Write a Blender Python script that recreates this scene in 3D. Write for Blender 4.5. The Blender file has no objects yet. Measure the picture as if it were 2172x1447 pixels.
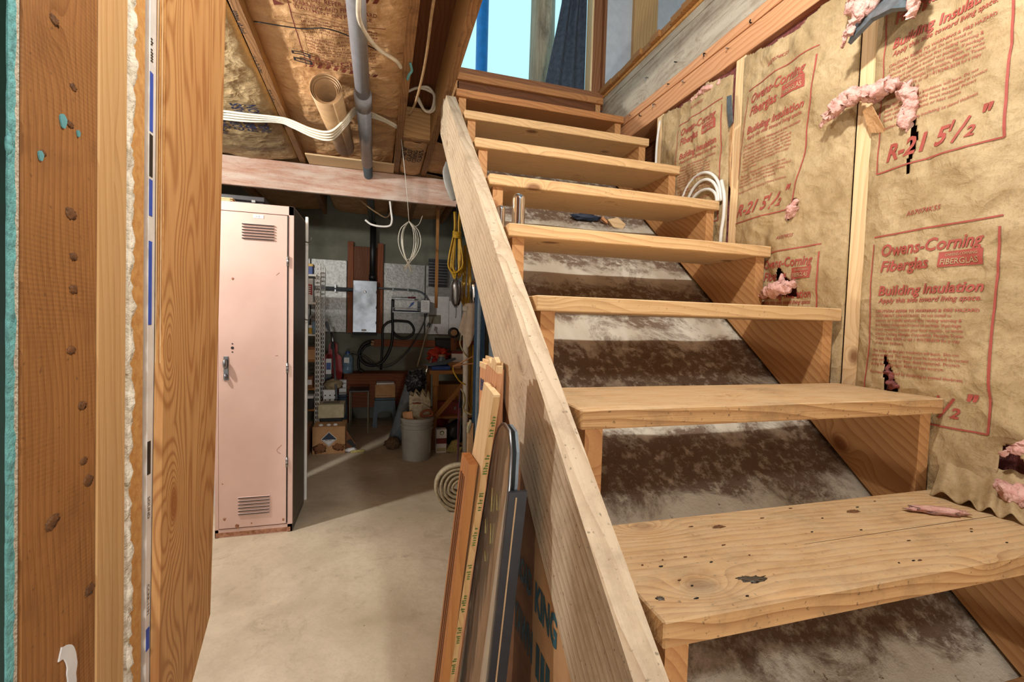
import bpy, bmesh, math, random
from mathutils import Vector, Matrix, noise
R = math.radians
random.seed(7)
SC = bpy.context.scene
COL = SC.collection

# ------------------------------------------------------------------ camera, world, lights, exposure
def srgb(r, g, b):
    f = lambda c: (c/255/12.92 if c/255 <= .04045 else ((c/255+.055)/1.055)**2.4)
    return (f(r), f(g), f(b), 1)

cam_d = bpy.data.cameras.new('camera'); cam = bpy.data.objects.new('camera', cam_d); COL.objects.link(cam)
SC.camera = cam
cam_d.sensor_fit = 'HORIZONTAL'; cam_d.sensor_width = 36; cam_d.lens = 36*958.48/2172; cam_d.clip_start = .01
_yaw, _pit, _rol = R(16.3205), R(-2.611), R(1.5735)
_r = Vector((math.cos(_yaw), -math.sin(_yaw), 0)); _f = Vector((math.sin(_yaw)*math.cos(_pit), math.cos(_yaw)*math.cos(_pit), math.sin(_pit)))
_u = _r.cross(_f)
_r2 = _r*math.cos(_rol)+_u*math.sin(_rol); _u2 = _u*math.cos(_rol)-_r*math.sin(_rol)
_m = Matrix((_r2, _u2, -_f)).transposed().to_4x4(); _m.translation = Vector((-.3621, -.4946, 1.2287))
cam.matrix_world = _m

W = bpy.data.worlds.new('daylight'); SC.world = W; W.use_nodes = True
W.node_tree.nodes['Background'].inputs[0].default_value = (.46, .84, 1.0, 1)
W.node_tree.nodes['Background'].inputs[1].default_value = 1.0

def lamp(name, loc, power, col, rad):
    d = bpy.data.lights.new(name, 'POINT'); d.energy = power; d.color = col; d.shadow_soft_size = rad
    o = bpy.data.objects.new(name, d); COL.objects.link(o); o.location = loc; return o
lamp('stairwell_bulb', (.16, .08, 2.42), 52, (1, .985, .945), .035)
lamp('storage_bulb', (-1.81, 1.72, 2.12), 86, (1, .98, .94), .035)
lamp('room_lamp', (-.42, -2.5, .50), 88, (1, .98, .93), .10)

SC.view_settings.view_transform = 'Standard'; SC.view_settings.look = 'None'
SC.view_settings.gamma = 1; SC.view_settings.use_curve_mapping = False; SC.view_settings.exposure = .35

# ------------------------------------------------------------------ materials
def mat_base(name, rough=.7, metal=0):
    m = bpy.data.materials.new(name); m.use_nodes = True
    nt = m.node_tree; b = nt.nodes['Principled BSDF']
    b.inputs['Roughness'].default_value = rough; b.inputs['Metallic'].default_value = metal
    return m, nt, b
def node(nt, t, **kw):
    n = nt.nodes.new(t)
    for k, v in kw.items():
        if k.startswith('i_'): n.inputs[k[2:].replace('_', ' ')].default_value = v
        else: setattr(n, k, v)
    return n
def mth(nt, op, a, b=None, c=None, clamp=False):
    n = nt.nodes.new('ShaderNodeMath'); n.operation = op; n.use_clamp = clamp
    for i, v in enumerate((a, b, c)):
        if v is None: continue
        if isinstance(v, (int, float)): n.inputs[i].default_value = v
        else: nt.links.new(v, n.inputs[i])
    return n.outputs[0]
def mix(nt, fac, a, b, blend='MIX'):
    n = nt.nodes.new('ShaderNodeMix'); n.data_type = 'RGBA'; n.blend_type = blend
    for i, v in ((0, fac), (6, a), (7, b)):
        if isinstance(v, (int, float)): n.inputs[i].default_value = v
        elif isinstance(v, tuple): n.inputs[i].default_value = v
        else: nt.links.new(v, n.inputs[i])
    return n.outputs[2]
def ramp(nt, fac, p0, p1, c0=(0, 0, 0, 1), c1=(1, 1, 1, 1)):
    n = nt.nodes.new('ShaderNodeValToRGB'); n.color_ramp.elements[0].position = p0; n.color_ramp.elements[1].position = p1
    n.color_ramp.elements[0].color = c0; n.color_ramp.elements[1].color = c1
    nt.links.new(fac, n.inputs[0]); return n.outputs[0]
def coords(nt, scale=(1, 1, 1), rnd=True, kind='Object'):
    tc = nt.nodes.new('ShaderNodeTexCoord'); v = tc.outputs[kind]
    if rnd:
        oi = nt.nodes.new('ShaderNodeObjectInfo'); k = mth(nt, 'MULTIPLY', oi.outputs['Random'], 37.0)
        cx = nt.nodes.new('ShaderNodeCombineXYZ')
        for i in range(3): nt.links.new(k, cx.inputs[i])
        ad = nt.nodes.new('ShaderNodeVectorMath'); ad.operation = 'ADD'
        nt.links.new(v, ad.inputs[0]); nt.links.new(cx.outputs[0], ad.inputs[1]); v = ad.outputs[0]
    mp = nt.nodes.new('ShaderNodeMapping'); mp.inputs['Scale'].default_value = scale
    nt.links.new(v, mp.inputs[0]); return mp.outputs[0]
def tex_noise(nt, v, scale, detail=4, rough=.55, dist=0):
    n = node(nt, 'ShaderNodeTexNoise'); n.inputs['Scale'].default_value = scale; n.inputs['Detail'].default_value = detail
    n.inputs['Roughness'].default_value = rough; n.inputs['Distortion'].default_value = dist
    nt.links.new(v, n.inputs['Vector']); return n.outputs['Fac']
def bump(nt, b, h, strength=.3, dist=.01):
    n = nt.nodes.new('ShaderNodeBump'); n.inputs['Strength'].default_value = strength; n.inputs['Distance'].default_value = dist
    nt.links.new(h, n.inputs['Height']); nt.links.new(n.outputs[0], b.inputs['Normal'])

def wood(name, light, dark, knot=(110, 62, 30), ring=42, rough=.62, dirt=0, dirtcol=(95, 78, 60), bmp=.25, knots=1.0, contrast=.75, patch=None, dust=0, dustcol=(222, 202, 164), saw=0):
    ds = lambda c: tuple(int(v*.95+.05*(sum(c)/3+6)) for v in c); light, dark = ds(light), ds(dark)
    m, nt, b = mat_base(name, rough)
    p = coords(nt, (1, 1, 1)); ps = coords(nt, (.05, 1, 1)); pf = coords(nt, (.02, 1, 1))
    vo = node(nt, 'ShaderNodeTexVoronoi'); vo.inputs['Scale'].default_value = 5.2
    nt.links.new(coords(nt, (.62, 1, 1)), vo.inputs['Vector']); kd = vo.outputs['Distance']
    near = mth(nt, 'POWER', mth(nt, 'SUBTRACT', 1, kd, clamp=True), 9)
    wob = tex_noise(nt, coords(nt, (.35, 1, 1)), 6, 2)
    sx = node(nt, 'ShaderNodeSeparateXYZ'); nt.links.new(p, sx.inputs[0])
    y = mth(nt, 'ADD', mth(nt, 'ADD', sx.outputs[1], mth(nt, 'MULTIPLY', near, .11*knots)), mth(nt, 'MULTIPLY', wob, .05))
    z = mth(nt, 'ADD', mth(nt, 'MULTIPLY', sx.outputs[2], .8), mth(nt, 'MULTIPLY', near, .05*knots))
    cx = node(nt, 'ShaderNodeCombineXYZ'); nt.links.new(mth(nt, 'MULTIPLY', sx.outputs[0], .06), cx.inputs[0]); nt.links.new(y, cx.inputs[1]); nt.links.new(z, cx.inputs[2])
    wv = node(nt, 'ShaderNodeTexWave', wave_type='BANDS', bands_direction='DIAGONAL', wave_profile='SAW')
    wv.inputs['Scale'].default_value = ring; wv.inputs['Distortion'].default_value = 2.2; wv.inputs['Detail'].default_value = 2; wv.inputs['Detail Scale'].default_value = .7
    nt.links.new(cx.outputs[0], wv.inputs['Vector'])
    rg = mth(nt, 'POWER', wv.outputs['Fac'], 2.2)
    fib = tex_noise(nt, pf, 260, 3, .6)
    big = tex_noise(nt, ps, 5, 3)
    c = mix(nt, mth(nt, 'MULTIPLY', rg, contrast), srgb(*light), srgb(*dark))
    c = mix(nt, mth(nt, 'MULTIPLY', ramp(nt, fib, .35, .75), .35), c, srgb(*dark))
    c = mix(nt, mth(nt, 'MULTIPLY', ramp(nt, big, .4, .7), .35), c, srgb(*[int(v*.86) for v in light]))
    kmask = ramp(nt, kd, .06, .12, (1, 1, 1, 1), (0, 0, 0, 1))
    c = mix(nt, mth(nt, 'MULTIPLY', kmask, .8*min(1, knots)), c, srgb(*knot))
    if patch:
        pn = ramp(nt, tex_noise(nt, coords(nt, (.14, 1, 1)), 16, 8, .72), .40, .62)
        c = mix(nt, mth(nt, 'MULTIPLY', pn, .85), c, srgb(*patch))
    if dirt:
        dn = ramp(nt, tex_noise(nt, p, 9, 8, .72), .50, .72); sp = ramp(nt, tex_noise(nt, p, 120, 2, .5), .66, .74)
        c = mix(nt, mth(nt, 'MULTIPLY', dn, dirt), c, srgb(*dirtcol)); c = mix(nt, mth(nt, 'MULTIPLY', sp, dirt), c, srgb(60, 46, 34))
    if saw:
        sv = node(nt, 'ShaderNodeTexWave', wave_type='BANDS', bands_direction='X'); sv.inputs['Scale'].default_value = 55; sv.inputs['Distortion'].default_value = 3; sv.inputs['Detail'].default_value = 3
        nt.links.new(coords(nt, (1, .3, .3)), sv.inputs['Vector']); sm = mth(nt, 'MULTIPLY', mth(nt, 'MULTIPLY', sv.outputs['Fac'], ramp(nt, tex_noise(nt, p, 7, 4), .42, .6)), saw)
        c = mix(nt, sm, c, srgb(*[int(v*.72) for v in dark]))
    if dust:
        ge = nt.nodes.new('ShaderNodeNewGeometry'); sz = node(nt, 'ShaderNodeSeparateXYZ'); nt.links.new(ge.outputs['Normal'], sz.inputs[0])
        dm = mth(nt, 'MULTIPLY', mth(nt, 'GREATER_THAN', sz.outputs[2], .7), ramp(nt, tex_noise(nt, coords(nt, (.3, 1, 1)), 30, 8, .75), .28, .62))
        c = mix(nt, mth(nt, 'MULTIPLY', dm, dust), c, srgb(*dustcol))
    nt.links.new(c, b.inputs['Base Color'])
    h = mth(nt, 'ADD', mth(nt, 'MULTIPLY', rg, .5), mth(nt, 'MULTIPLY', fib, .8)); bump(nt, b, h, bmp, .004)
    b.inputs['Specular IOR Level'].default_value = .25
    return m
def plain(name, c, rough=.6, metal=0, var=.12, scale=20, bmp=0, spec=None, c2=None, lo=.35, hi=.7, detail=5):
    m, nt, b = mat_base(name, rough, metal)
    p = coords(nt); n = tex_noise(nt, p, scale, detail, .6)
    c2 = c2 or tuple(int(v*(1-var*2)) for v in c)
    nt.links.new(mix(nt, ramp(nt, n, lo, hi), srgb(*c), srgb(*c2)), b.inputs['Base Color'])
    if bmp: bump(nt, b, n, bmp, .01)
    if spec is not None: b.inputs['Specular IOR Level'].default_value = spec
    return m

M = {}
M['tread'] = wood('tread_wood', (228, 188, 134), (190, 140, 88), dirt=.3, dirtcol=(150, 118, 84), dust=.3)
M['tread_worn'] = wood('worn_tread_wood', (216, 170, 116), (160, 110, 64), dirt=.6, dirtcol=(124, 98, 70), bmp=.6, dust=.42, contrast=.95, ring=36)
M['tread_red'] = wood('reddish_tread_wood', (192, 132, 78), (150, 92, 50), knot=(70, 38, 22), dirt=.2)
M['stringer'] = wood('stringer_wood', (206, 152, 96), (162, 104, 58), knot=(120, 62, 28), ring=30)
M['rail'] = wood('weathered_rail_wood', (228, 208, 178), (178, 146, 112), dirt=.55, dirtcol=(150, 124, 98), bmp=.6, ring=30, contrast=.9, patch=(216, 196, 166))
M['stud'] = wood('stud_wood', (236, 204, 156), (208, 164, 112), ring=34)
M['jamb'] = wood('brown_jamb_stud', (172, 118, 66), (128, 80, 38), knot=(92, 56, 28), ring=60, dirt=.45, dirtcol=(108, 68, 38), bmp=.5, saw=.25)
M['jamb2'] = wood('pale_jamb_stud', (216, 172, 116), (186, 136, 82), ring=40)
M['ply'] = wood('plywood_face', (208, 154, 94), (150, 92, 44), knot=(150, 84, 38), ring=30, knots=1.6, contrast=.7, bmp=.2)
def plywood():
    m, nt, b = mat_base('plywood_face', .6)
    vo = node(nt, 'ShaderNodeTexVoronoi'); vo.inputs['Scale'].default_value = 6.5; nt.links.new(coords(nt, (.42, 1, 1)), vo.inputs['Vector']); kd = vo.outputs['Distance']
    near = mth(nt, 'POWER', mth(nt, 'SUBTRACT', 1, kd, clamp=True), 5)
    n = mth(nt, 'ADD', tex_noise(nt, coords(nt, (.16, 1, 1)), 5.5, 2, .5, .4), mth(nt, 'MULTIPLY', near, .55))
    rg = mth(nt, 'POWER', mth(nt, 'ADD', mth(nt, 'MULTIPLY', mth(nt, 'SINE', mth(nt, 'MULTIPLY', n, 125)), .5), .5), 2.4)
    fib = tex_noise(nt, coords(nt, (.02, 1, 1)), 300, 3, .6); big = tex_noise(nt, coords(nt, (.1, 1, 1)), 6, 4)
    c = mix(nt, mth(nt, 'MULTIPLY', rg, .62), srgb(212, 162, 104), srgb(152, 94, 46)); c = mix(nt, mth(nt, 'MULTIPLY', ramp(nt, fib, .4, .75), .4), c, srgb(150, 94, 48))
    c = mix(nt, mth(nt, 'MULTIPLY', ramp(nt, big, .45, .7), .4), c, srgb(176, 112, 58)); c = mix(nt, mth(nt, 'MULTIPLY', ramp(nt, kd, .07, .13, (1, 1, 1, 1), (0, 0, 0, 1)), .7), c, srgb(150, 84, 38))
    nt.links.new(c, b.inputs['Base Color']); bump(nt, b, mth(nt, 'ADD', rg, fib), .2, .003); b.inputs['Specular IOR Level'].default_value = .25; return m
M['ply'] = plywood()
M['knot'] = plain('dark_knot', (128, 84, 46), .7, var=.2, scale=120)
M['joist'] = wood('joist_side_wood', (210, 166, 110), (168, 120, 74), ring=30)
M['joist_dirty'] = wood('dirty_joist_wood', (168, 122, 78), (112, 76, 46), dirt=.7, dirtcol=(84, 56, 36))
M['dark_wood'] = wood('dark_floor_board', (120, 72, 40), (84, 48, 26), ring=25)
M['grey_rim'] = wood('grey_weathered_board', (182, 168, 148), (128, 106, 84), dirt=.5, dirtcol=(120, 92, 70), ring=26, patch=(196, 186, 166))
M['plate_wood'] = wood('reddish_plate_wood', (222, 164, 116), (182, 116, 76), ring=34)
M['beam'] = wood('whitewashed_beam', (208, 166, 142), (178, 126, 102), dirt=.35, dirtcol=(166, 96, 72), patch=(218, 202, 188), ring=20)
M['frame_brown'] = wood('brown_frame_wood', (150, 100, 64), (112, 66, 40), ring=40, knots=.4)
M['pale_lumber'] = wood('pale_lumber', (240, 206, 156), (216, 168, 112), ring=18, knots=.6, contrast=.5)
M['red_panel'] = wood('reddish_bench_panel', (150, 84, 48), (110, 56, 32), ring=20)
M['bench_wood'] = wood('bench_wood', (176, 122, 66), (136, 88, 44), ring=30)
M['trim_brown'] = wood('orange_trim_wood', (190, 126, 66), (160, 98, 48), ring=26, knots=.3)
M['osb'] = plain('yellow_board', (214, 164, 96), .7, c2=(186, 128, 66), scale=60, bmp=.2)
M['aqua'] = plain('aqua_paper', (120, 196, 196), .6, var=.15, scale=120, bmp=.6)
M['gypsum'] = plain('gypsum_core', (232, 222, 200), .9, var=.06, scale=160, bmp=.8)
M['green_paint'] = plain('dark_green_paint', (10, 52, 40), .5, var=.1)
M['wrap'] = plain('white_wrap', (228, 226, 220), .45, var=.04)
M['wrap_blue'] = plain('blue_wrap_print', (40, 86, 190), .5, var=.05)
M['wrap_black'] = plain('black_print', (28, 26, 26), .6, var=.05)
M['fluff'] = plain('white_fiberglass', (240, 234, 216), .95, c2=(206, 196, 172), scale=45, bmp=1.0)
M['pink'] = plain('pink_fiberglass', (232, 186, 172), .95, c2=(204, 146, 134), scale=60, bmp=1.0)
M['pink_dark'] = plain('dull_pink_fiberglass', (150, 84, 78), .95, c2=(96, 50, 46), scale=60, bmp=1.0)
M['ink_red'] = plain('red_ink', (168, 74, 62), .7, c2=(154, 72, 56), scale=70)
M['ink_brown'] = plain('brown_ink', (128, 58, 42), .7, var=.1)
M['ink_blue'] = plain('navy_ink', (52, 58, 96), .7, var=.1)
M['ink_black'] = plain('black_ink', (36, 30, 30), .7, var=.1)
M['ink_teal'] = plain('teal_stencil_ink', (44, 92, 104), .7, var=.12)
M['ink_green'] = plain('green_stamp_ink', (96, 118, 46), .7, var=.12)
M['locker'] = plain('pink_locker_paint', (206, 174, 162), .42, var=.03, scale=4, c2=(197, 164, 152))
M['locker_side'] = plain('grey_brown_side', (86, 78, 66), .38, var=.08)
M['rust'] = plain('rusty_edge', (176, 128, 100), .7, c2=(120, 70, 40), scale=60)
M['black'] = plain('black', (18, 17, 17), .6, var=.1)
M['black_rubber'] = plain('black_rubber', (22, 22, 22), .45, var=.1)
M['black_plastic'] = plain('black_plastic', (46, 46, 50), .4, var=.1)
M['chrome'] = plain('chrome', (226, 226, 228), .08, 1, var=.02)
M['steel'] = plain('dull_steel', (170, 172, 174), .38, 1, var=.08)
M['galv'] = plain('galvanised_steel', (150, 158, 166), .32, 1, c2=(120, 124, 130), scale=9)
M['foil'] = plain('foil_faced_board', (176, 176, 172), .42, .55, c2=(140, 140, 136), scale=30, bmp=.4)
M['pvc'] = plain('grey_pvc', (150, 152, 158), .3, var=.05)
M['pvc_dark'] = plain('dark_grey_conduit', (84, 90, 94), .4, var=.05)
M['white_plastic'] = plain('white_plastic', (232, 230, 222), .4, var=.04)
M['cable'] = plain('cream_cable', (226, 214, 190), .45, var=.05)
M['wire'] = plain('thin_grey_wire', (206, 202, 186), .4, var=.05)
M['yellow'] = plain('yellow_cord', (214, 168, 44), .4, var=.1)
M['twine'] = plain('twine', (176, 142, 100), .9, var=.1)
M['teal_twine'] = plain('teal_twine', (110, 176, 180), .9, var=.1)
M['lino'] = plain('tan_linoleum', (188, 152, 110), .5, var=.04)
M['lino_back'] = plain('grey_linoleum_back', (136, 130, 108), .7, var=.08)
M['card'] = plain('cardboard', (198, 154, 108), .85, c2=(178, 134, 90), scale=12)
M['card_dark'] = plain('dark_cardboard', (140, 94, 58), .85, c2=(108, 68, 42), scale=10)
M['blue_door'] = plain('navy_painted_board', (34, 66, 92), .45, var=.08)
M['grey_panel'] = plain('grey_blue_panel', (120, 132, 140), .5, var=.08)
M['grey_bucket'] = plain('grey_plastic', (172, 172, 164), .42, c2=(150, 150, 144), scale=10)
M['red'] = plain('red_plastic', (176, 34, 30), .4, var=.1)
M['red_dull'] = plain('dull_red_metal', (150, 62, 60), .45, var=.1)
M['orange_red'] = plain('orange_red_cloth', (206, 62, 34), .7, var=.12)
M['tan'] = plain('beige_plastic', (196, 184, 146), .5, var=.06)
M['sack'] = plain('tan_sack', (168, 148, 112), .9, var=.15, bmp=.5)
M['bluegrey'] = plain('blue_grey_plastic', (74, 90, 102), .5, var=.08)
M['blue'] = plain('blue_plastic', (40, 76, 150), .45, var=.08)
M['clearblue'] = plain('pale_blue_plastic', (120, 150, 170), .2, var=.15)
M['grey_cloth'] = plain('grey_blue_wool', (70, 80, 94), .95, c2=(50, 58, 70), scale=40, bmp=.5)
M['white_cloth'] = plain('off_white_cotton', (226, 214, 198), .9, var=.06, bmp=.3)
M['canvas'] = plain('beige_canvas', (196, 182, 152), .85, var=.1, bmp=.4, scale=60)
M['plaster'] = plain('pale_wall_board', (206, 208, 212), .8, var=.03)
M['bluetube'] = plain('blue_tube', (16, 116, 186), .4, var=.08)
def log_mat():
    m, nt, b = mat_base('log_wood', .75); st = tex_noise(nt, coords(nt, (1, 1, .06)), 26, 6, .7); pt = tex_noise(nt, coords(nt, (1, 1, .4)), 7, 6, .7)
    c = mix(nt, ramp(nt, st, .35, .68), srgb(196, 170, 136), srgb(132, 102, 74)); c = mix(nt, mth(nt, 'MULTIPLY', ramp(nt, pt, .5, .66), .7), c, srgb(96, 74, 56))
    nt.links.new(c, b.inputs['Base Color']); bump(nt, b, st, .4, .01); return m
M['log'] = log_mat()
M['leaf'] = plain('paper_white', (232, 232, 230), .7, var=.03)
M['label_navy'] = plain('navy_label', (40, 54, 74), .6, var=.06)
M['maroon'] = plain('maroon_label', (120, 40, 40), .6, var=.06)
M['tape'] = plain('grey_duct_tape', (104, 114, 118), .35, .2, var=.12, scale=60)
M['purple'] = plain('purple_wire', (120, 84, 130), .4, var=.05)
M['brush'] = plain('brush_bristle', (120, 92, 62), .95, var=.25, scale=80, bmp=1)
M['yellow_bristle'] = plain('pale_yellow_bristle', (206, 190, 120), .95, var=.15, scale=80, bmp=1)
M['glint_amber'] = plain('amber_film_glint', (210, 190, 120), .25, var=.1)

def kraft(name, c1, c2, c3):
    m, nt, b = mat_base(name, .62)
    p = coords(nt, rnd=False); a = tex_noise(nt, p, 7, 8, .65); f = tex_noise(nt, coords(nt, (1, 1, .5), rnd=False), 220, 3, .6)
    v = tex_noise(nt, p, 26, 6, .7, .8)
    c = mix(nt, ramp(nt, a, .38, .66), srgb(*c1), srgb(*c2)); c = mix(nt, mth(nt, 'MULTIPLY', ramp(nt, f, .5, .72), .30), c, srgb(*c3))
    c = mix(nt, mth(nt, 'MULTIPLY', ramp(nt, v, .52, .72), .3), c, srgb(*c3))
    nt.links.new(c, b.inputs['Base Color'])
    vd = nt.nodes.new('ShaderNodeVectorMath'); vd.operation = 'MULTIPLY_ADD'; nz = node(nt, 'ShaderNodeTexNoise'); nz.inputs['Scale'].default_value = 6; nt.links.new(p, nz.inputs['Vector']); nt.links.new(nz.outputs['Color'], vd.inputs[0]); vd.inputs[1].default_value = (.12, .12, .12); nt.links.new(p, vd.inputs[2])
    cr = []
    for sc in (14, 33):
        vo = node(nt, 'ShaderNodeTexVoronoi'); vo.inputs['Scale'].default_value = sc; nt.links.new(vd.outputs[0], vo.inputs['Vector']); cr.append(vo.outputs['Distance'])
    h = mth(nt, 'ADD', mth(nt, 'ADD', mth(nt, 'MULTIPLY', v, .5), mth(nt, 'MULTIPLY', f, .10)), mth(nt, 'ADD', mth(nt, 'MULTIPLY', cr[0], .9), mth(nt, 'MULTIPLY', cr[1], .4))); bump(nt, b, h, .8, .012)
    b.inputs['Specular IOR Level'].default_value = .3
    return m
M['kraft'] = kraft('kraft_paper', (190, 165, 124), (163, 137, 96), (118, 95, 62))
M['kraft_brown'] = kraft('brown_kraft_paper', (216, 172, 124), (192, 146, 98), (146, 104, 66))

def concrete():
    m, nt, b = mat_base('concrete_floor', .55)
    p = coords(nt, rnd=False); a = tex_noise(nt, p, 1.6, 8, .62, .4); f = tex_noise(nt, p, 40, 6, .7); s = tex_noise(nt, p, 75, 3, .5); st = tex_noise(nt, p, 6, 8, .75, .6)
    c = mix(nt, ramp(nt, a, .36, .62), srgb(212, 198, 174), srgb(178, 162, 138))
    c = mix(nt, mth(nt, 'MULTIPLY', ramp(nt, f, .45, .75), .35), c, srgb(160, 144, 120))
    c = mix(nt, mth(nt, 'MULTIPLY', ramp(nt, st, .54, .70), .6), c, srgb(146, 128, 104))
    c = mix(nt, ramp(nt, s, .72, .76), c, srgb(96, 78, 58))
    nt.links.new(c, b.inputs['Base Color']); bump(nt, b, mth(nt, 'ADD', a, mth(nt, 'MULTIPLY', f, .4)), .18, .02); return m
M['floor'] = concrete()
def slab_mat():
    m, nt, b = mat_base('dirt_shade_slab', .8)
    p = coords(nt, rnd=False); a = tex_noise(nt, p, 4.5, 10, .74, .5); g = tex_noise(nt, p, 34, 6, .7); l = tex_noise(nt, coords(nt, (3, 1, 1), rnd=False), 2.2, 3)
    c = mix(nt, ramp(nt, l, .4, .65), srgb(214, 206, 188), srgb(186, 174, 152))
    sy = node(nt, 'ShaderNodeSeparateXYZ'); nt.links.new(p, sy.inputs[0])   # brown bands paint in the shade below each tread
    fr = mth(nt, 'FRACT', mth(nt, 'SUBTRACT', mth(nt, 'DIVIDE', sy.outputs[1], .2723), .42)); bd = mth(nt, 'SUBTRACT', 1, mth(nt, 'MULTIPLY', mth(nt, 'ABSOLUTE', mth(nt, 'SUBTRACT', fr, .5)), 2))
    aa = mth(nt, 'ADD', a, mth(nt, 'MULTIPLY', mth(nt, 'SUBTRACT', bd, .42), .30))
    dirt = mth(nt, 'MULTIPLY', ramp(nt, aa, .44, .56), ramp(nt, g, .34, .50))  # real dirt noise, widened by the painted shade bands
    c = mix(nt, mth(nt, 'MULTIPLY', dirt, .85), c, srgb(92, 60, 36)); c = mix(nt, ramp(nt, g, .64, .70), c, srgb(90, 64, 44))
    nt.links.new(c, b.inputs['Base Color']); bump(nt, b, mth(nt, 'ADD', dirt, g), .4, .01); return m
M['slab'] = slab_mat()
M['wall_conc'] = plain('grey_green_concrete', (126, 124, 108), .8, c2=(104, 104, 90), scale=5)
def glass():
    m, nt, b = mat_base('window_glass', .16); b.inputs['Base Color'].default_value = (.62, .60, .50, 1); b.inputs['Transmission Weight'].default_value = .35; b.inputs['IOR'].default_value = 1.2
    n = tex_noise(nt, coords(nt, (1, 1, .15)), 14, 3); bump(nt, b, n, .35, .02); return m
M['glass'] = glass()

# ------------------------------------------------------------------ geometry helpers
WM = {}
def link(o, mw, parent=None):
    COL.objects.link(o)
    WM[o.name] = mw.copy()
    if parent is not None:
        o.parent = parent; o.matrix_parent_inverse = WM[parent.name].inverted()
    o.matrix_basis = mw
    return o
def tag(o, label=None, cat=None, group=None, kind=None):
    if label: o['label'] = label
    if cat: o['category'] = cat
    if group: o['group'] = group
    if kind: o['kind'] = kind
    return o
def empty(name, loc, label=None, cat=None, group=None, kind=None):
    o = bpy.data.objects.new(name, None); o.empty_display_size = .05
    link(o, Matrix.Translation(loc)); return tag(o, label, cat, group, kind)
def mesh(name, verts, faces, mat, parent=None, smooth=False, mw=None, mats=None, fm=None):
    me = bpy.data.meshes.new(name); me.from_pydata([tuple(v) for v in verts], [], faces); me.update()
    for m in (mats or [mat]): me.materials.append(M[m] if isinstance(m, str) else m)
    if fm: me.polygons.foreach_set('material_index', fm)
    if smooth: me.polygons.foreach_set('use_smooth', [True]*len(me.polygons))
    o = bpy.data.objects.new(name, me); return link(o, mw or Matrix.Identity(4), parent)
GR = {'x': Matrix.Identity(3), 'y': Matrix.Rotation(R(90), 3, 'Z'), 'z': Matrix.Rotation(R(-90), 3, 'Y')}
def bm_box(bm, sx, sy, sz, mtx=None, bev=0):
    r = bmesh.ops.create_cube(bm, size=1); vs = r['verts']
    for v in vs: v.co = Vector((v.co.x*sx, v.co.y*sy, v.co.z*sz))
    if bev:
        es = list({e for v in vs for e in v.link_edges})
        g = bmesh.ops.bevel(bm, geom=es, offset=bev, segments=1, affect='EDGES'); vs = list({v for f in g['faces'] for v in f.verts} | {v for v in vs if v.is_valid})
    if mtx is not None: bmesh.ops.transform(bm, matrix=mtx, verts=vs)
    return vs
def box(name, lo, hi, mat, parent=None, grain='x', bev=.002, rot=None, smooth=False):
    lo, hi = Vector(lo), Vector(hi); c = (lo+hi)/2; s = hi-lo; g = GR[grain]
    ls = {'x': (s.x, s.y, s.z), 'y': (s.y, s.x, s.z), 'z': (s.z, s.y, s.x)}[grain]
    bm = bmesh.new(); bm_box(bm, *ls, bev=min(bev, min(ls)*.3))
    me = bpy.data.meshes.new(name); bm.to_mesh(me); bm.free(); me.materials.append(M[mat])
    o = bpy.data.objects.new(name, me)
    m = g.to_4x4() if rot is None else rot.to_4x4() @ g.to_4x4()
    m.translation = c
    return link(o, m, parent)
def oplank(name, a, b, wid, thk, mat, parent=None, up=(0, 0, 1), bev=.002):
    """plank whose length runs from point a to b; wid along `up`-ish side, thk along the third axis"""
    a, b = Vector(a), Vector(b); x = (b-a); L = x.length; x.normalize(); y = Vector(up).cross(x)
    y.normalize(); z = x.cross(y)
    bm = bmesh.new(); bm_box(bm, L, thk, wid, bev=min(bev, thk*.3))
    me = bpy.data.meshes.new(name); bm.to_mesh(me); bm.free(); me.materials.append(M[mat])
    o = bpy.data.objects.new(name, me); m = Matrix((x, y, z)).transposed().to_4x4(); m.translation = (a+b)/2
    return link(o, m, parent)
def smooth_path(pts, n=8, closed=False):
    P = [Vector(p) for p in pts]
    if len(P) < 3: return P
    out = []; N = len(P); rng = range(N if closed else N-1)
    for i in rng:
        p0 = P[(i-1) % N] if (closed or i > 0) else P[0]*2-P[1]; p1 = P[i]; p2 = P[(i+1) % N]
        p3 = P[(i+2) % N] if (closed or i+2 < N) else P[-1]*2-P[-2]
        for k in range(n):
            t = k/n
            out.append(.5*((2*p1)+(p2-p0)*t+(2*p0-5*p1+4*p2-p3)*t*t+(3*p1-p0-3*p2+p3)*t**3))
    if not closed: out.append(P[-1])
    return out
def tube_data(pts, r, seg=8, n=6, closed=False, sm=True, cap=True, rr=None):
    P = smooth_path(pts, n, closed) if sm else [Vector(p) for p in pts]
    V, F = [], []; up = None
    for i, p in enumerate(P):
        if closed: t = P[(i+1) % len(P)]-P[i-1]
        else: t = P[min(i+1, len(P)-1)]-P[max(i-1, 0)]
        if t.length < 1e-9: t = Vector((0, 0, 1))
        t.normalize()
        if up is None: up = t.orthogonal().normalized()
        up = (up-t*up.dot(t)); up.normalize(); w = t.cross(up)
        rad = r if rr is None else rr[min(len(rr)-1, int(i*len(rr)/len(P)))]
        for k in range(seg):
            a = 2*math.pi*k/seg; V.append(p+up*math.cos(a)*rad+w*math.sin(a)*rad)
    nn = len(P)
    for i in range(nn if closed else nn-1):
        for k in range(seg):
            a, b = i*seg+k, i*seg+(k+1) % seg; c, d = ((i+1) % nn)*seg+(k+1) % seg, ((i+1) % nn)*seg+k
            F.append((a, b, c, d))
    if cap and not closed: F.append(tuple(range(seg))[::-1]); F.append(tuple((nn-1)*seg+k for k in range(seg)))
    return V, F
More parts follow.
